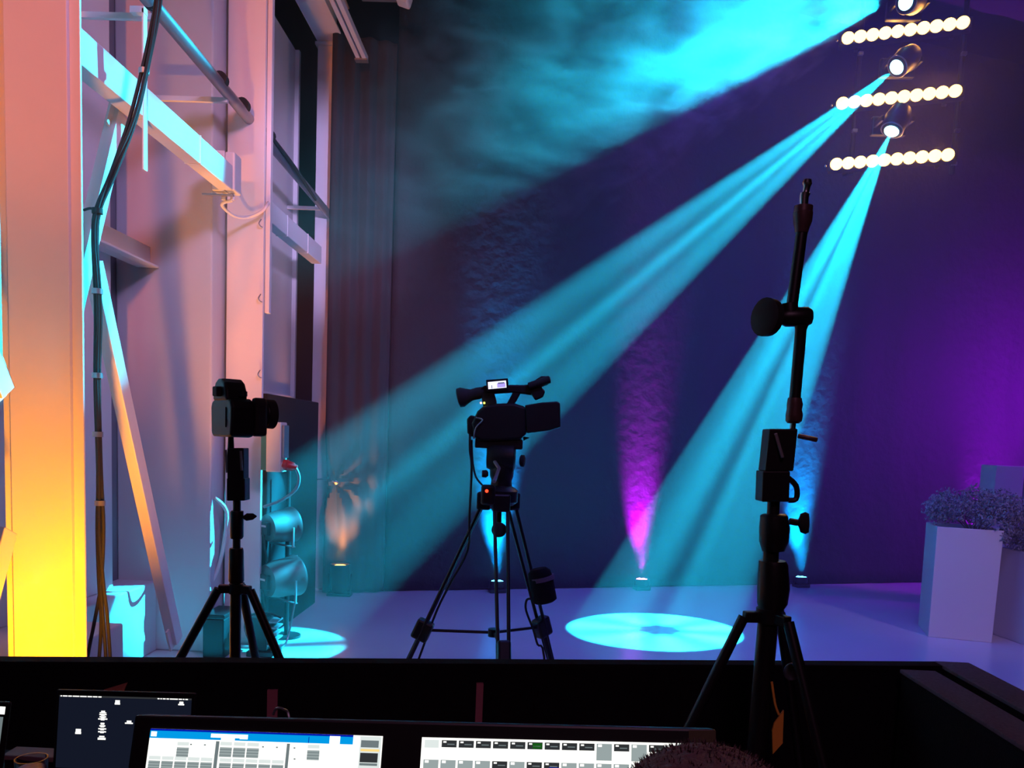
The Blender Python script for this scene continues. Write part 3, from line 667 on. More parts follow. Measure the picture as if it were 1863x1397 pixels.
for u, v in ((.18, .09), (.24, .09), (.49, .09), (.55, .09), (.625, .09), (.63, .16)): R.append((u, v, u + .008, v + .008, 8, 1))
screen('left_display', s0 + nrm*.001, s1 + nrm*.001, s0 + nrm*.001 + down*.225, R, t)['label'] = 'white screen with a blue title bar'
s2, s3 = scr_pt(768, 1341), scr_pt(1243, 1352)
R = []
dark = {0: {1,2,3,4,5,6,7,8,9,11,13}, 1: {4,6,7}, 2: {1}}
for r_ in range(5):
    for k in range(15):
        u = .012 + k * .066; v = .015 + r_ * .125
        if r_ == 0 and k == 0: R.append((u, v, u+.055, v+.05, 5, 1)); continue
        if k in dark.get(r_, ()):
            R.append((u, v, u + .058, v + .045, 2, 1)); R.append((u + .006, v + .006, u + .018, v + .016, 0, 2)); R.append((u + .022, v + .022, u + .05, v + .028, 8, 2))
            if r_ == 0 and k == 6: R.append((u + .02, v + .006, u + .056, v + .04, 9, 2))
            if r_ == 1 and k == 7: R.append((u + .02, v + .03, u + .056, v + .044, 4, 2))
        elif not (r_ == 0 and k < 10):
            R.append((u, v, u + .058, v + .105, 1, 1)); R.append((u + .005, v + .004, u + .02, v + .02, 0, 2))
screen('right_display', s2 + nrm*.001, s3 + nrm*.001, s2 + nrm*.001 + down*.225, R, t)['label'] = 'white screen with a grid of grey tiles'

# dark laptop
YL = 1.8
P0 = at(105, 1255, YL)
def lp_pt(px, py):
    v = ROT @ Vector((px - PX, -(py - PY), -F)); nn = Vector((-.04, -1, .12)); return EYE + v * ((P0 - EYE).dot(nn) / v.dot(nn))
c0, c1 = lp_pt(103, 1254), lp_pt(356, 1261); dn = Vector((0, -.12, -1)).normalized(); sd = (c1 - c0).normalized(); nl = sd.cross(dn).normalized()
if nl.y > 0: nl = -nl
t = thing('laptop', 'open laptop with a nearly black desktop and small white icons', 'laptop', (c0.x + .15, YL - .1, .78))
hl = (c0.z - .80) / -dn.z
MB().prism([c0, c1, c1 + dn*hl, c0 + dn*hl], nl * -.008).build('lid', M['black_metal'], t, bevel=.003)
f0 = c0 + dn*hl; f1 = c1 + dn*hl
MB().prism([Vector((f0.x, f0.y, .781)), Vector((f1.x, f1.y, .781)), Vector((f1.x-.01, f1.y-.24, .781)), Vector((f0.x-.01, f0.y-.24, .781))], (0, 0, .016)).build('keyboard_base', M['grey_metal'], t, bevel=.003)
R = [(0, 0, 1, .022, 2)]
x = .01
for w_ in (.012, .035, .028, .05, .05, .035, .035, .025): R.append((x, .004, x + w_, .02, 0, 1)); x += w_ + .006
x = .745
for w_ in (.015, .012, .022, .02, .06, .025, .012, .02): R.append((x, .006, x + w_, .021, 0, 1)); x += w_ + .006
def icon(u, v, w_=.035, h_=.04, base_=.05): 
    R.extend([(u - w_/2, v, u + w_/2, v + h_, 0, 1), (u - base_/2, v + h_*.6, u + base_/2, v + h_*1.0, 0, 2)])
icon(.445, .05, .035, .06, .04); icon(.925, .045, .03, .05, .045); icon(.34, .20, .03, .035, .05)
for v, w_ in ((.243, .055), (.275, .05), (.305, .07), (.40, .045), (.44, .06), (.365, .03), (.48, .06)): R.append((.34 - w_/2, v, .34 + w_/2, v + .018, 0, 1)); R.append((.34 - .014, v, .34 + .014, v + .028, 0, 1))
R += [(.32, .545, .36, .565, 0, 1), (.31, .57, .37, .60, 0, 1)]
icon(.54, .325, .035, .045, .06); icon(.16, .46, .04, .07, .045)
i0, i1 = c0 + sd*.008 + dn*.012 + nl*.001, c1 - sd*.008 + dn*.012 + nl*.001
screen('display', i0, i1, i0 + dn*(hl-.03), R, t, base=6)

# laptop cut by the left edge
P1 = at(18, 1278, 1.5); t = thing('laptop', 'open laptop cut by the left picture edge with a bright white bar', 'laptop', (P1.x - .17, 1.42, .78))
TLx = P1 + Vector((-.34, -.03, .012)); hl = P1.z - .80; dn2 = Vector((-.05, -.16, -1)).normalized()
MB().prism([TLx, P1, P1 + dn2*hl, TLx + dn2*hl], (0, .008, 0)).build('lid', M['black_metal'], t, bevel=.003)
fb = P1 + dn2*hl; fa = TLx + dn2*hl
MB().prism([Vector((fa.x, fa.y, .781)), Vector((fb.x, fb.y, .781)), Vector((fb.x, fb.y-.22, .781)), Vector((fa.x, fa.y-.22, .781))], (0, 0, .016)).build('keyboard_base', M['grey_metal'], t, bevel=.003)
oo = Vector((0, -.001, 0)); e0 = TLx + Vector((.006, 0, -.008)) + oo; e1 = P1 + Vector((-.004, 0, -.008)) + oo
screen('display', e0, e1, e0 + dn2*(hl - .02), [(0, .0, .99, .06, 0, 1), (0, .08, .985, .30, 8, 1), (0, .31, .975, .35, 0, 1), (0, .38, .965, .40, 0, 1), (.955, .42, .965, 1, 0, 1), (.3, .12, .9, .2, 1, 2)], t, base=2)

# drinking glass and box behind it
g = at(57, 1379, 1.62); t = thing('drinking_glass', 'short drinking glass with a dark red and violet drink on the desk', 'glass', (g.x, 1.62, .78))
zt = g.z
GL = mat('clear_glass', (.9, .9, .95), .03, trans=1.0)
MB().lathe((g.x, 1.62, .781), (0, 0, 1), [(0, .0), (0, .026), (zt-.781, .0315), (zt-.781, .0285), (.012, .0235), (.012, 0)], 28).build('tumbler', GL, t, smooth=True)
MB().lathe((g.x, 1.62, .795), (0, 0, 1), [(0, .0), (0, .023), (zt-.815, .0272), (zt-.815, 0)], 24).build('drink', mat('violet_drink', (.25, .08, .22), .2, var=.6, vscale=60), t, smooth=True)
w0 = at(8, 1372, 1.8); w1 = at(96, 1372, 1.8); t = thing('equipment_box', 'low dark equipment box with a brownish front edge behind the glass', 'box', ((w0.x + w1.x)/2, 1.86, .78))
MB().box((w0.x, 1.8, .781), (w1.x, 1.845, w0.z - .012)).build('body', M['black'], t)
MB().box((w0.x-.003, 1.795, w0.z-.012), (w1.x+.003, 1.85, w0.z)).build('lid', mat('brown_edge', (.22, .12, .12), .6), t, bevel=.002)
tag(MB().tube([at(497, 1300, 2.0), at(503, 1289, 2.0), at(515, 1290, 2.0), at(526, 1306, 2.0), Vector((at(530, 1330, 1.9).x, 1.9, .785))], .0035, 6).build('thin_cable', M['grey_metal'], smooth=True), 'thin pale cable arching up behind the lighting console', 'cable')

# ---------------------------------------------------------------- stands
def prof(Y, pts):
    """(px, py, half width in px) -> lathe-like body along a leaning axis"""
    return [(at(x, y, Y), w_ * Y / F) for x, y, w_ in pts]
def body(Y, pts, name, m, t, seg=16, dy=0):
    P = prof(Y, pts); rs = []
    ax = (P[-1][0] - P[0][0]).normalized(); x = ax.orthogonal().normalized(); y = ax.cross(x)
    for p, r in P: rs.append([p + Vector((0, dy, 0)) + (x*math.cos(2*PI*j/seg) + y*math.sin(2*PI*j/seg)) * r for j in range(seg)])
    return MB().rings(rs).build(name, m, t, smooth=True)
BM, RB = M['black_metal'], M['rubber']
BRZ = mat('worn_brown_metal', (.10, .05, .05), .4, metal=.3)
# tall stand at the right
Y = 1.95; c = at(1397, 1397, Y)
t = thing('grip_stand', 'tall black stand with a jointed arm and steel pin, nearest the camera', 'stand', (c.x, Y, 0))
body(Y, [(1469, 327, 7), (1468, 334, 9), (1468, 340, 6), (1466, 350, 6), (1465, 352, 9), (1463, 358, 8), (1462, 376, 7)], 'steel_pin', M['steel'], t)
body(Y, [(1462, 375, 16), (1461, 386, 16), (1461, 387, 17), (1460, 404, 16), (1459, 414, 13), (1458, 424, 11)], 'upper_collar', BRZ, t)
body(Y, [(1459, 420, 10), (1440, 562, 10)], 'upper_tube', BM, t)
body(Y, [(1436, 552, 14), (1437, 566, 15), (1437, 584, 15)], 'joint_sleeve', BM, t)
body(Y, [(1410, 577, 9), (1424, 577, 14), (1430, 577, 17), (1468, 576, 17), (1476, 576, 13)], 'joint', BM, t)
kn = at(1388, 577, Y); MB().lathe(kn + Vector((.012, 0, 0)), (-1, -.55, 0), [(-.03, .012), (-.012, .02), (-.008, .042), (.012, .044), (.02, .03)], 20).build('joint_knob', RB, t, smooth=True)
body(Y, [(1458, 592, 12), (1457, 600, 10), (1446, 728, 10)], 'lower_tube', BM, t)
body(Y, [(1446, 724, 12), (1446, 736, 14), (1445, 745, 13), (1445, 755, 15), (1444, 766, 14), (1443, 770, 10)], 'lower_collar', BRZ, t)
body(Y, [(1443, 768, 5), (1442, 784, 5)], 'swivel_pin', M['steel'], t)
def pbox(Y, x0, y0, x1, y1, dep, name, m, t, lean=0, bev=.003):
    A_, B_, C_, D_ = at(x0 - lean, y1, Y - dep/2), at(x1 - lean, y1, Y - dep/2), at(x1, y0, Y - dep/2), at(x0, y0, Y - dep/2)
    return MB().prism([A_, B_, C_, D_], (0, dep, 0)).build(name, m, t, bevel=bev)
pbox(Y, 1400, 780, 1452, 857, .06, 'clamp_block', BM, t, lean=8)
MB().bar(at(1411, 788, Y-.035), at(1424, 833, Y-.04), .008, .008).build('lever', M['grey_metal'], t, bevel=.002)
MB().tube([at(1452, 793, Y-.02), at(1472, 797, Y-.03), at(1486, 800, Y-.03)], .0055, 8).build('lever', BRZ, t, smooth=True)
pbox(Y, 1388, 857, 1438, 913, .06, 'grip_block', BM, t, lean=2)
MB().tube([at(1432, 868, Y), at(1444, 878, Y), at(1450, 890, Y), at(1448, 908, Y), at(1434, 910, Y)], .0065, 8).build('loop_handle', BM, t, smooth=True)
body(Y, [(1408, 905, 11), (1406, 945, 11)], 'middle_tube', BM, t)
body(Y, [(1408, 935, 20), (1408, 938, 24), (1409, 960, 27), (1408, 985, 26), (1407, 1002, 20)], 'upper_sleeve', BM, t)
MB().tube([at(1436, 948, Y), at(1452, 951, Y)], .008, 8).build('knob_shaft', BM, t, smooth=True)
k = at(1452, 951, Y); MB().lathe(k, (1, -.3, .05), [(0, .008), (.005, .024), (.016, .029), (.024, .024), (.026, .0)], 14, sq=.8).build('locking_knob', RB, t, smooth=True)
body(Y, [(1403, 998, 14), (1402, 1026, 14)], 'lower_middle_tube', BM, t)
body(Y, [(1405, 1020, 24), (1407, 1026, 26), (1407, 1070, 29), (1405, 1098, 27), (1402, 1112, 20)], 'lower_sleeve', BM, t)
hub = at(1398, 1122, Y)
body(Y, [(1400, 1106, 24), (1399, 1132, 24)], 'leg_collar', BM, t)
bt = at(1388, 1500, Y)
MB().rings([[hub + Vector((.024*math.cos(q), .024*math.sin(q), 0)) for q in [2*PI*i/16 for i in range(16)]], [Vector((hub.x-.012 + .024*math.cos(q), Y + .024*math.sin(q), .30)) for q in [2*PI*i/16 for i in range(16)]]]).build('centre_column', BM, t, smooth=True)
def legs(hub, R_, angs, r, t, arm=.05, zb=.012, brz=None, mat_=None):
    for an in angs:
        dx = Vector((math.cos(math.radians(an)), math.sin(math.radians(an)), 0))
        top = hub + dx * arm; foot = Vector((hub.x, hub.y, zb + .01)) + dx * R_
        MB().bar(hub + Vector((0, 0, .0)), top, .022, .026).build('leg_hinge', BM, t, bevel=.003)
        lg = MB().tube([top, foot], r, 10, smooth=1).build('leg', mat_ or BM, t, smooth=True)
        MB().sphere(foot, r * 1.5, 10, 8).build('rubber_foot', RB, lg, smooth=True)
        lg2 = MB().tube([Vector((hub.x, hub.y, hub.z * .42)) + dx*.02, top.lerp(foot, .5)], r * .5, 8, smooth=1).build('strut', BM, t, smooth=True)
legs(hub, .58, (190, 48, 300), .013, t, arm=.062)
MB().sphere(at(1440, 1222, Y-.02), .019, 16, 10, sc_=(1, .6, 1.15)).build('side_knob', M['grey_metal'], t, smooth=True)
YT = mat('orange_tape', (.95, .40, .05), .5)
pa, pb, pc, pd, pe_ = at(1406, 1372, Y-.031), at(1424, 1352, Y-.031), at(1426, 1292, Y-.031), at(1409, 1316, Y-.031), at(1405, 1330, Y-.031)
MB().prism([pa, pb, pc, pd, pe_], (0, .006, 0)).build('tag', YT, t)['label'] = 'orange tape tag'
MB().tube([at(1404, 1240, Y-.03), at(1410, 1280, Y-.034), at(1417, 1300, Y-.032)], .003, 6).build('tag_string', YT, t, smooth=True)

# photo camera stand
Y = 2.55; t = thing('camera_stand', 'black light stand carrying the photo camera before the peach column', 'stand', (at(429, 1100, Y).x, Y, 0))
body(Y, [(420, 795, 5), (420, 818, 6)], 'pin', BM, t)
pbox(Y, 413, 815, 443, 872, .05, 'swivel_block', BM, t)
MB().bar(at(438, 820, Y-.028), at(440, 856, Y-.028), .006, .006).build('lever', M['grey_metal'], t)
MB().bar(at(411, 818, Y-.02), at(413, 860, Y-.02), .004, .006).build('clamp_edge', M['grey_metal'], t)
pbox(Y, 412, 870, 445, 911, .05, 'grip_block', BM, t)
body(Y, [(431, 908, 7), (430, 1062, 7)], 'tube', BM, t)
body(Y, [(432, 929, 11), (431, 932, 12), (431, 976, 12), (430, 980, 10)], 'upper_sleeve', BM, t)
MB().lathe(at(443, 941, Y), (1, 0, .12), [(0, .006), (.01, .014), (.03, .012), (.042, .002)], 12, sq=.6).build('locking_knob', RB, t, smooth=True)
body(Y, [(430, 997, 12), (430, 1002, 13), (430, 1056, 14), (430, 1060, 12)], 'lower_sleeve', BM, t)
hub = at(429, 1071, Y)
body(Y, [(430, 1062, 13), (429, 1080, 13)], 'leg_collar', BM, t)
MB().tube([hub, (hub.x, hub.y, .3)], .017, 12, smooth=1).build('centre_column', BM, t, smooth=True)
legs(hub, .60, (194, 346, 90), .014, t, arm=.052)

# photo camera
cam0 = at(428, 748, Y); t = thing('photo_camera', 'black photo camera with a short lens on the slim stand', 'camera', at(420, 795, Y))
D = Vector((math.cos(math.radians(43)), math.sin(math.radians(43)), 0)); S = Vector((-D.y, D.x, 0)); U = Vector((0, 0, 1))
def CP(d_, s_, u_): return cam0 + D * d_ + S * s_ + U * u_
def outl(L, d0): return [CP(d0, s_, u_) for s_, u_ in L]
OUT = [(-.072, -.076), (-.05, -.080), (.066, -.080), (.078, -.070), (.082, .010), (.074, .028), (.050, .038), (-.050, .038), (-.070, .030), (-.080, .010), (-.080, -.02)]
MB().prism(outl(OUT, -.045), D * .075).build('body', M['black'], t, bevel=.008, seg=3)
MB().prism(outl([(-.080, -.072), (-.045, -.076), (-.045, .042), (-.070, .044), (-.082, .03)], .03), D * .04).build('hand_grip', RB, t, bevel=.008)
MB().prism(outl([(-.050, .030), (.054, .030), (.050, .062), (.036, .086), (.016, .097), (-.012, .097), (-.032, .086), (-.046, .062)], -.050), D * .068).build('viewfinder_hump', M['black'], t, bevel=.008, seg=3)
MB().prism(outl([(-.016, .042), (.018, .042), (.018, .072), (-.016, .072)], -.066), D * .018).build('eyecup', RB, t, bevel=.004)
MB().prism(outl([(-.04, -.05), (.045, -.05), (.045, .01), (-.04, .01)], -.048), D * .004).build('rear_screen', M['black'], t)
ln_ = MB().lathe(CP(.03, 0, -.003), D, [(0, .040), (.012, .040), (.014, .036), (.035, .038), (.037, .041), (.062, .041), (.064, .037), (.072, .040), (.088, .043), (.09, .040), (.08, .036)], 28).build('lens', M['black'], t, smooth=True)
MB().lathe(CP(.098, 0, -.003), D, [(0, .044), (.004, .046), (.024, .047), (.024, .043), (.0, .038)], 28).build('lens_hood', RB, ln_, smooth=True)
MB().cyl(CP(-.02, .05, .05), CP(-.02, .05, .064), .014).build('dial', M['black'], t, smooth=True)
MB().cyl(CP(0, -.058, .045), CP(0, -.058, .06), .012).build('dial', M['black'], t, smooth=True)

# ---------------------------------------------------------------- video camera on its tripod
Y = 4.2; ctr = at(908, 905, Y)
t = thing('video_tripod', 'black twin tube video tripod with mid spreader in the middle of the picture', 'tripod', (ctr.x, Y, 0))
def Q(x, y, dy=0): return at(x, y, Y + dy)
MB().lathe(Q(908, 919), (0, 0, 1), [(0, .07), (.02, .095), (.075, .095), (.09, .08), (.1, .06)], 20).build('bowl', BM, t, smooth=True)
tops = []
for an, R_ in ((176, .62), (-80, .60), (42, .56)):
    dx = Vector((math.cos(math.radians(an)), math.sin(math.radians(an)), 0)); sx = Vector((-dx.y, dx.x, 0))
    top = Vector((ctr.x, Y, Q(908, 912).z)) + dx * .075; foot = Vector((ctr.x, Y, .02)) + dx * R_
    mid = top.lerp(foot, .55); 
    MB().cbox(top, (.07, .09, .09), rz=math.radians(an)).build('leg_hinge', BM, t, bevel=.01)
    for e in (-1, 1): MB().tube([top + sx*e*.034, mid + sx*e*.026], .0095, 10, smooth=1).build('upper_tube', BM, t, smooth=True)
    R3 = (foot - top).to_track_quat('Z', 'Y').to_matrix().to_4x4()
    MB().cbox(mid, (.065, .09, .11), R=R3).build('leg_clamp', BM, t, bevel=.012)
    MB().tube([mid, foot], .014, 12, smooth=1).build('lower_tube', BM, t, smooth=True)
    for e in (-1, 1): MB().tube([mid + sx*e*.03, foot + sx*e*.02], .0045, 8, smooth=1).build('thin_rod', BM, t, smooth=True)
    MB().sphere(foot, .026, 12, 8, sc_=(1, 1, .7)).build('foot', RB, t, smooth=True)
    tops.append((dx, mid))
hubz = tops[0][1].z + .0
hubp = Vector((ctr.x + .0, Y, hubz + .01))
MB().cyl(hubp - Vector((0, 0, .02)), hubp + Vector((0, 0, .02)), .03).build('spreader_hub', BM, t, smooth=True)
for dx, mid in tops: MB().tube([hubp, mid], .008, 8, smooth=1).build('spreader_arm', BM, t, smooth=True)
MB().lathe(Q(908, 963, -.06), (0, -1, 0), [(0, .03), (.006, .038), (.025, .038), (.03, .03)], 22).build('tension_knob', RB, t, smooth=True)
MB().tube([Q(908, 925), Q(907, 960)], .014, 10, smooth=1).build('bowl_screw', BM, t, smooth=True)
# bag on the right leg
t = thing('leg_bag', 'dark battery bag with a pale strap tied to the right leg of the video tripod', 'bag', Q(985, 1097, -.1))
pch = MB().lathe(Q(992, 1096, -.07), (Q(980, 1036, -.07) - Q(992, 1096, -.07)), [(0, .045), (.01, .062), (.12, .064), (.16, .058), (.178, .04)], 18).build('pouch', M['molton'], t, smooth=True)
MB().lathe(Q(986, 1056, -.07), (Q(980, 1036, -.07) - Q(992, 1096, -.07)), [(0, .066), (.022, .066)], 18).build('strap', M['carpet'], pch, smooth=True)
# remote box with red light
p = Q(888, 900, -.13)
t = thing('control_box', 'small black control box with a glowing red light on the tripod head', 'control box', p)
MB().cbox(p, (.07, .05, .10)).build('body', M['black'], t, bevel=.014, seg=3)
MB().sphere(p + Vector((-.006, -.026, .02)), .008, 10, 8).build('red_light', emat('red_indicator', (1, .03, .01), 5), t, smooth=True)
# fluid head
t = thing('fluid_head', 'black fluid head joining the tripod to the video camera', 'tripod head', Q(910, 885))
MB().lathe(Q(912, 884), (0, 0, 1), [(0, .055), (.03, .052), (.05, .06), (.10, .062), (.15, .058), (.16, .04)], 18).build('pan_base', BM, t, smooth=True)
MB().lathe(Q(938, 832, 0) , (-1, 0, 0), [(0, .055), (.01, .074), (.11, .076), (.145, .06)], 20).build('tilt_drum', BM, t, smooth=True)
MB().cbox(Q(908, 807), (.24, .09, .05)).build('camera_plate', BM, t, bevel=.006)
MB().tube([Q(899, 838, -.06), Q(908, 852, -.12), Q(899, 876, -.28)], .009, 8, smooth=1).build('pan_handle', M['grey_metal'], t, smooth=True)
MB().lathe(Q(946, 838, -.03), (1, -.2, 0), [(0, .02), (.005, .03), (.02, .03), (.025, .02)], 14).build('tilt_knob', RB, t, smooth=True)
MB().lathe(Q(888, 862, -.02), (-1, -.2, 0), [(0, .012), (.01, .02), (.03, .018)], 12).build('pan_knob', RB, t, smooth=True)
# video camera
t = thing('video_camera', 'black video camera with a tiny lit screen, eyepiece and square lens hood', 'camera', Q(908, 802))
def prism_px(L, dep, dy=0): return MB().prism([Q(x, y, dy - dep/2) for x, y in L], (0, dep, 0))
prism_px([(862, 795), (858, 770), (868, 748), (880, 738), (905, 734), (935, 733), (957, 740), (958, 790), (946, 800), (900, 803), (872, 802)], .13).build('body', M['black'], t, bevel=.014, seg=3)
prism_px([(879, 740), (873, 706), (884, 700), (899, 715), (905, 737)], .05).build('handle_rear_post', M['black'], t, bevel=.006)
prism_px([(878, 718), (876, 704), (925, 700), (955, 700), (976, 696), (984, 703), (984, 712), (966, 718), (930, 714), (900, 716)], .045).build('handle', M['black'], t, bevel=.007)
prism_px([(934, 712), (948, 714), (934, 738), (920, 738)], .04).build('handle_front_post', M['black'], t, bevel=.005)
MB().lathe(Q(834, 724), Q(880, 713) - Q(834, 724), [(-.004, .035), (0, .048), (.02, .050), (.045, .038), (.07, .028), (.10, .030), (.14, .026)], 22).build('eyepiece', RB, t, smooth=True)
mon = prism_px([(886, 712), (884, 691), (924, 688), (926, 709)], .018, -.04).build('monitor', M['black'], t, bevel=.003)
m0, m1, m2 = Q(887.5, 695, -.0505), Q(920.5, 692, -.0505), Q(888.5, 708, -.0505)
screen('monitor_display', m0, m1, m2, [(.02, .05, .5, .95, 0, 1), (.5, .3, .95, .9, 1, 1), (.18, .5, .22, .95, 2, 2), (.55, .2, .9, .4, 2, 2)], mon, base=0, mats=[emat('monitor_white', (.8, .8, 1), 1.3), emat('monitor_violet', (.45, .35, 1), 1.1), emat('monitor_grey', (.2, .2, .4), .8)])
prism_px([(961, 701), (978, 688), (985, 684), (1000, 684), (1003, 694), (996, 700), (985, 704), (992, 712), (988, 722), (974, 728), (966, 716)], .05).build('microphone_mount', M['black'], t, bevel=.006)
MB().tube([Q(962, 703, -.03), Q(1000, 690, -.03)], .019, 14, smooth=1).build('microphone', RB, t, smooth=True)
MB().lathe(Q(950, 762), (1, .0, .02), [(0, .055), (.03, .058), (.06, .05), (.10, .052)], 24).build('lens_barrel', M['black'], t, smooth=True)
L0 = [(955, 737), (985, 732), (1014, 730), (1019, 733), (1020, 777), (1000, 783), (958, 788)]
prism_px(L0, .13).build('lens_hood', M['black'], t, bevel=.006)
prism_px([(952, 798), (949, 793), (964, 796), (952, 802)], .03).build('record_lever', M['black'], t)
prism_px([(850, 788), (849, 762), (856, 755), (866, 757), (866, 790), (858, 795)], .07).build('battery', M['black'], t, bevel=.006)
for x, y, col in ((875, 733, (1, .5, .4)), (881, 733, (.9, 1, .1))): MB().sphere(Q(x, y, -.055), .0055, 8, 6).build('indicator', emat('indicator', col, 3), t)
MB().tube([Q(866, 760, -.066), Q(878, 764, -.08), Q(866, 778, -.085), Q(862, 798, -.07)], .004, 6).build('cable', M['grey_metal'], t, smooth=True)
tag(MB().tube([Q(855, 790, -.06), Q(855, 820, -.06), Q(858, 850, -.06), Q(854, 940, -.06), Q(851, 1000, -.05), Q(820, 1060, -.02), Q(795, 1110, .02), Q(765, 1190, .05), Q(740, 1260, .05), Vector((Q(715, 1330).x, Y+.05, .01))], .006, 8).build('hanging_cable', RB, smooth=True), 'thin black cable hanging from the back of the video camera', 'cable')
tag(MB().tube([Q(858, 800, -.05), Q(860, 840, -.06), Q(866, 868, -.09), Q(880, 885, -.11)], .005, 8).build('control_cable', RB, smooth=True), 'short black cable from the video camera to the control box', 'cable')
tag(MB().tube([Q(965, 1089, -.16), Q(958, 1092, -.14), Q(957, 1110, -.12), Q(970, 1145, -.1), Q(978, 1172, -.1), Q(990, 1195, -.1), Vector((Q(1000, 1300).x, Y-.1, .01))], .006, 8).build('bag_cable', RB, smooth=True), 'black cable dropping from the battery bag to the floor', 'cable')

# ---------------------------------------------------------------- person seated at the console
HP = at(1285, 1350, .60); hc = Vector((HP.x, .58, HP.z - .125))
SK = mat('skin', (.45, .26, .20), .5); HR = mat('short_dark_hair', (.10, .055, .06), .7, var=.4, vscale=90, bump=.8, bscale=260, bdist=.004); SH = mat('black_shirt', (.02, .02, .025), .85, bump=.2, bscale=80)
t = thing('person', 'person with short dark hair seated at the console, only the crown of the head visible', 'person', (hc.x, .50, 0))
def skin(name, nodes, edges, m, root=0, lvl=2):
    me = bpy.data.meshes.new(name); off = ORG[t.name]
    me.from_pydata([tuple(Vector(p) - off) for p, r in nodes], edges, []); o = bpy.data.objects.new(name, me); C.objects.link(o); o.parent = t
    sk = o.modifiers.new('skin', 'SKIN'); sv = me.skin_vertices[0] if me.skin_vertices else None
    if sv is None:
        bmn = bmesh.new(); bmn.from_mesh(me); bmn.verts.layers.skin.verify(); bmn.to_mesh(me); bmn.free(); sv = me.skin_vertices[0]
    for i, (p, r) in enumerate(nodes):
        sv.data[i].radius = (r, r) if not isinstance(r, tuple) else r; sv.data[i].use_root = (i == root)
    sk.use_smooth_shade = True
    s_ = o.modifiers.new('sub', 'SUBSURF'); s_.levels = lvl; s_.render_levels = lvl
    me.materials.append(m); return o
x, y = hc.x, .50
dz = hc.z - 1.19
N_ = [((x, y-.02, .53), (.17, .12)), ((x, y-.03, .70), (.15, .11)), ((x, y-.02, .92+dz*.6), (.17, .115)), ((x, y, 1.0+dz), (.13, .09)), ((x, y+.02, 1.07+dz), .058), ((x, y+.045, 1.13+dz), .055),
      ((x-.17, y, .98+dz), .058), ((x-.23, y+.10, .84), .048), ((x-.19, y+.36, .93), .036), ((x-.17, y+.47, .95), .028),
      ((x+.17, y, .98+dz), .058), ((x+.23, y+.10, .84), .048), ((x+.19, y+.36, .93), .036), ((x+.17, y+.47, .95), .028),
      ((x-.10, y+.02, .53), .09), ((x-.13, y+.38, .54), .065), ((x-.13, y+.40, .12), .042), ((x-.13, y+.52, .05), .035),
      ((x+.10, y+.02, .53), .09), ((x+.13, y+.38, .54), .065), ((x+.13, y+.40, .12), .042), ((x+.13, y+.52, .05), .035)]
E_ = [(0,1),(1,2),(2,3),(3,4),(4,5),(3,6),(6,7),(7,8),(8,9),(3,10),(10,11),(11,12),(12,13),(0,14),(14,15),(15,16),(16,17),(0,18),(18,19),(19,20),(20,21)]
skin('body', N_, E_, SH)
# head facing the console (+Y)
hd = MB(); seg, rg = 28, 20; rs = []
for i in range(rg + 1):
    v = PI * i / rg; zz = -math.cos(v); r = math.sin(v); ring = []
    for j in range(seg):
        u = 2*PI*j/seg; cx_, cy_ = math.cos(u), math.sin(u)
        wx = .078 * (1 - .18 * max(0, -zz)); wy = .098 * (1 - .08 * max(0, -zz))
        p = Vector((cx_*r*wx, cy_*r*wy, zz*.118))
        if cy_ > .5 and -.5 < zz < .1: p.y += .003
        ring.append(hc + p)
    rs.append(ring)
hd.rings(rs, cap=False)
hd.build('head', SK, t, smooth=True)
MB().lathe(hc + Vector((0, .088, .01)), (0, .55, -1), [(0, .006), (.02, .009), (.04, .014), (.048, .006)], 10).build('nose', SK, t, smooth=True)
MB().tube([hc + Vector((-.022, .088, -.058)), hc + Vector((0, .094, -.056)), hc + Vector((.022, .088, -.058))], .006, 8).build('mouth', mat('lips', (.4, .15, .13), .5), t, smooth=True)
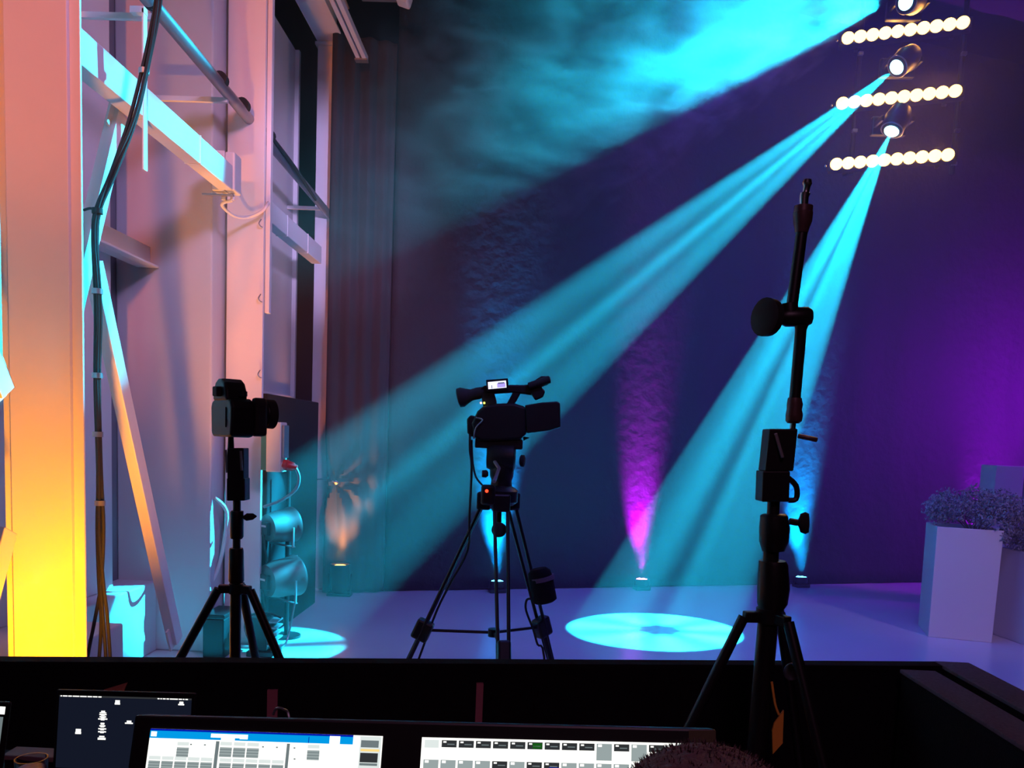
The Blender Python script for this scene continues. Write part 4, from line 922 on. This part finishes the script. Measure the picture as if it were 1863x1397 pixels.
for e in (-1, 1):
    MB().sphere(hc + Vector((e*.030, .083, .012)), .011, 12, 8).build('eye', M['glass_dark'], t, smooth=True)
    MB().sphere(hc + Vector((e*.079, -.005, -.005)), .03, 12, 8, sc_=(.3, .6, 1)).build('ear', SK, t, smooth=True)
    hb = Vector((x + e*.165, y + .48, .95))
    MB().sphere(hb + Vector((0, .035, 0)), .042, 14, 10, sc_=(.9, 1.05, .35)).build('palm', SK, t, smooth=True)
    for k in range(4):
        f0 = hb + Vector((-.027 + k*.018, .07, .0)); ln = (.055, .068, .064, .05)[k]
        MB().tube([f0, f0 + Vector((0, ln*.5, .008)), f0 + Vector((0, ln, -.012))], .0075, 8).build('finger', SK, t, smooth=True)
    f0 = hb + Vector((-e*.035, .03, 0)); MB().tube([f0, f0 + Vector((-e*.02, .025, .002)), f0 + Vector((-e*.022, .055, -.008))], .009, 8).build('thumb', SK, t, smooth=True)
hr = MB(); rs = []
rr = random.Random(5)
for i in range(15):
    v = PI * (.40 + .60 * i / 14); zz = -math.cos(v); r = math.sin(v)
    rs.append([hc + Vector((math.cos(2*PI*j/36)*r*.094, math.sin(2*PI*j/36)*r*(.112 if math.sin(2*PI*j/36) < .3 else .106) - .004, zz*.128 if zz > 0 else zz*.13)) * 1 + Vector((rr.uniform(-.0012, .0012), rr.uniform(-.0012, .0012), rr.uniform(-.001, .001))) for j in range(36)])
hr.rings(rs, cap=False)
# short strands standing off the crown
for _ in range(5000):
    u = rr.uniform(0, 2*PI); v = math.acos(rr.uniform(-.1, 1)); dv = Vector((math.sin(v)*math.cos(u), math.sin(v)*math.sin(u), math.cos(v)))
    p = hc + Vector((dv.x*.094, dv.y*.11 - .004, dv.z*.127)); tdir = (dv + Vector((rr.uniform(-.7, .7), rr.uniform(-.9, .3), rr.uniform(-.2, .4)))).normalized()
    s_ = dv.cross(tdir); s_ = (s_.normalized() if s_.length > .01 else Vector((1, 0, 0))) * .0007
    q = p + tdir * rr.uniform(.0022, .0045); hr.add([p - s_, p + s_, q + dv * .001], [(0, 1, 2)])
hr.build('hair', HR, t, smooth=False)
t = thing('stool', 'black round stool under the person at the console', 'stool', (x, .48, 0))
MB().lathe((x, .48, .37), (0, 0, 1), [(0, .15), (.01, .17), (.04, .17), (.05, .15)], 24).build('seat', M['black'], t, smooth=True)
MB().cyl((x, .48, .05), (x, .48, .37), .025).build('post', M['steel'], t, smooth=True)
MB().lathe((x, .48, 0), (0, 0, 1), [(0, .2), (.015, .2), (.05, .03)], 24).build('base', M['black_metal'], t, smooth=True)
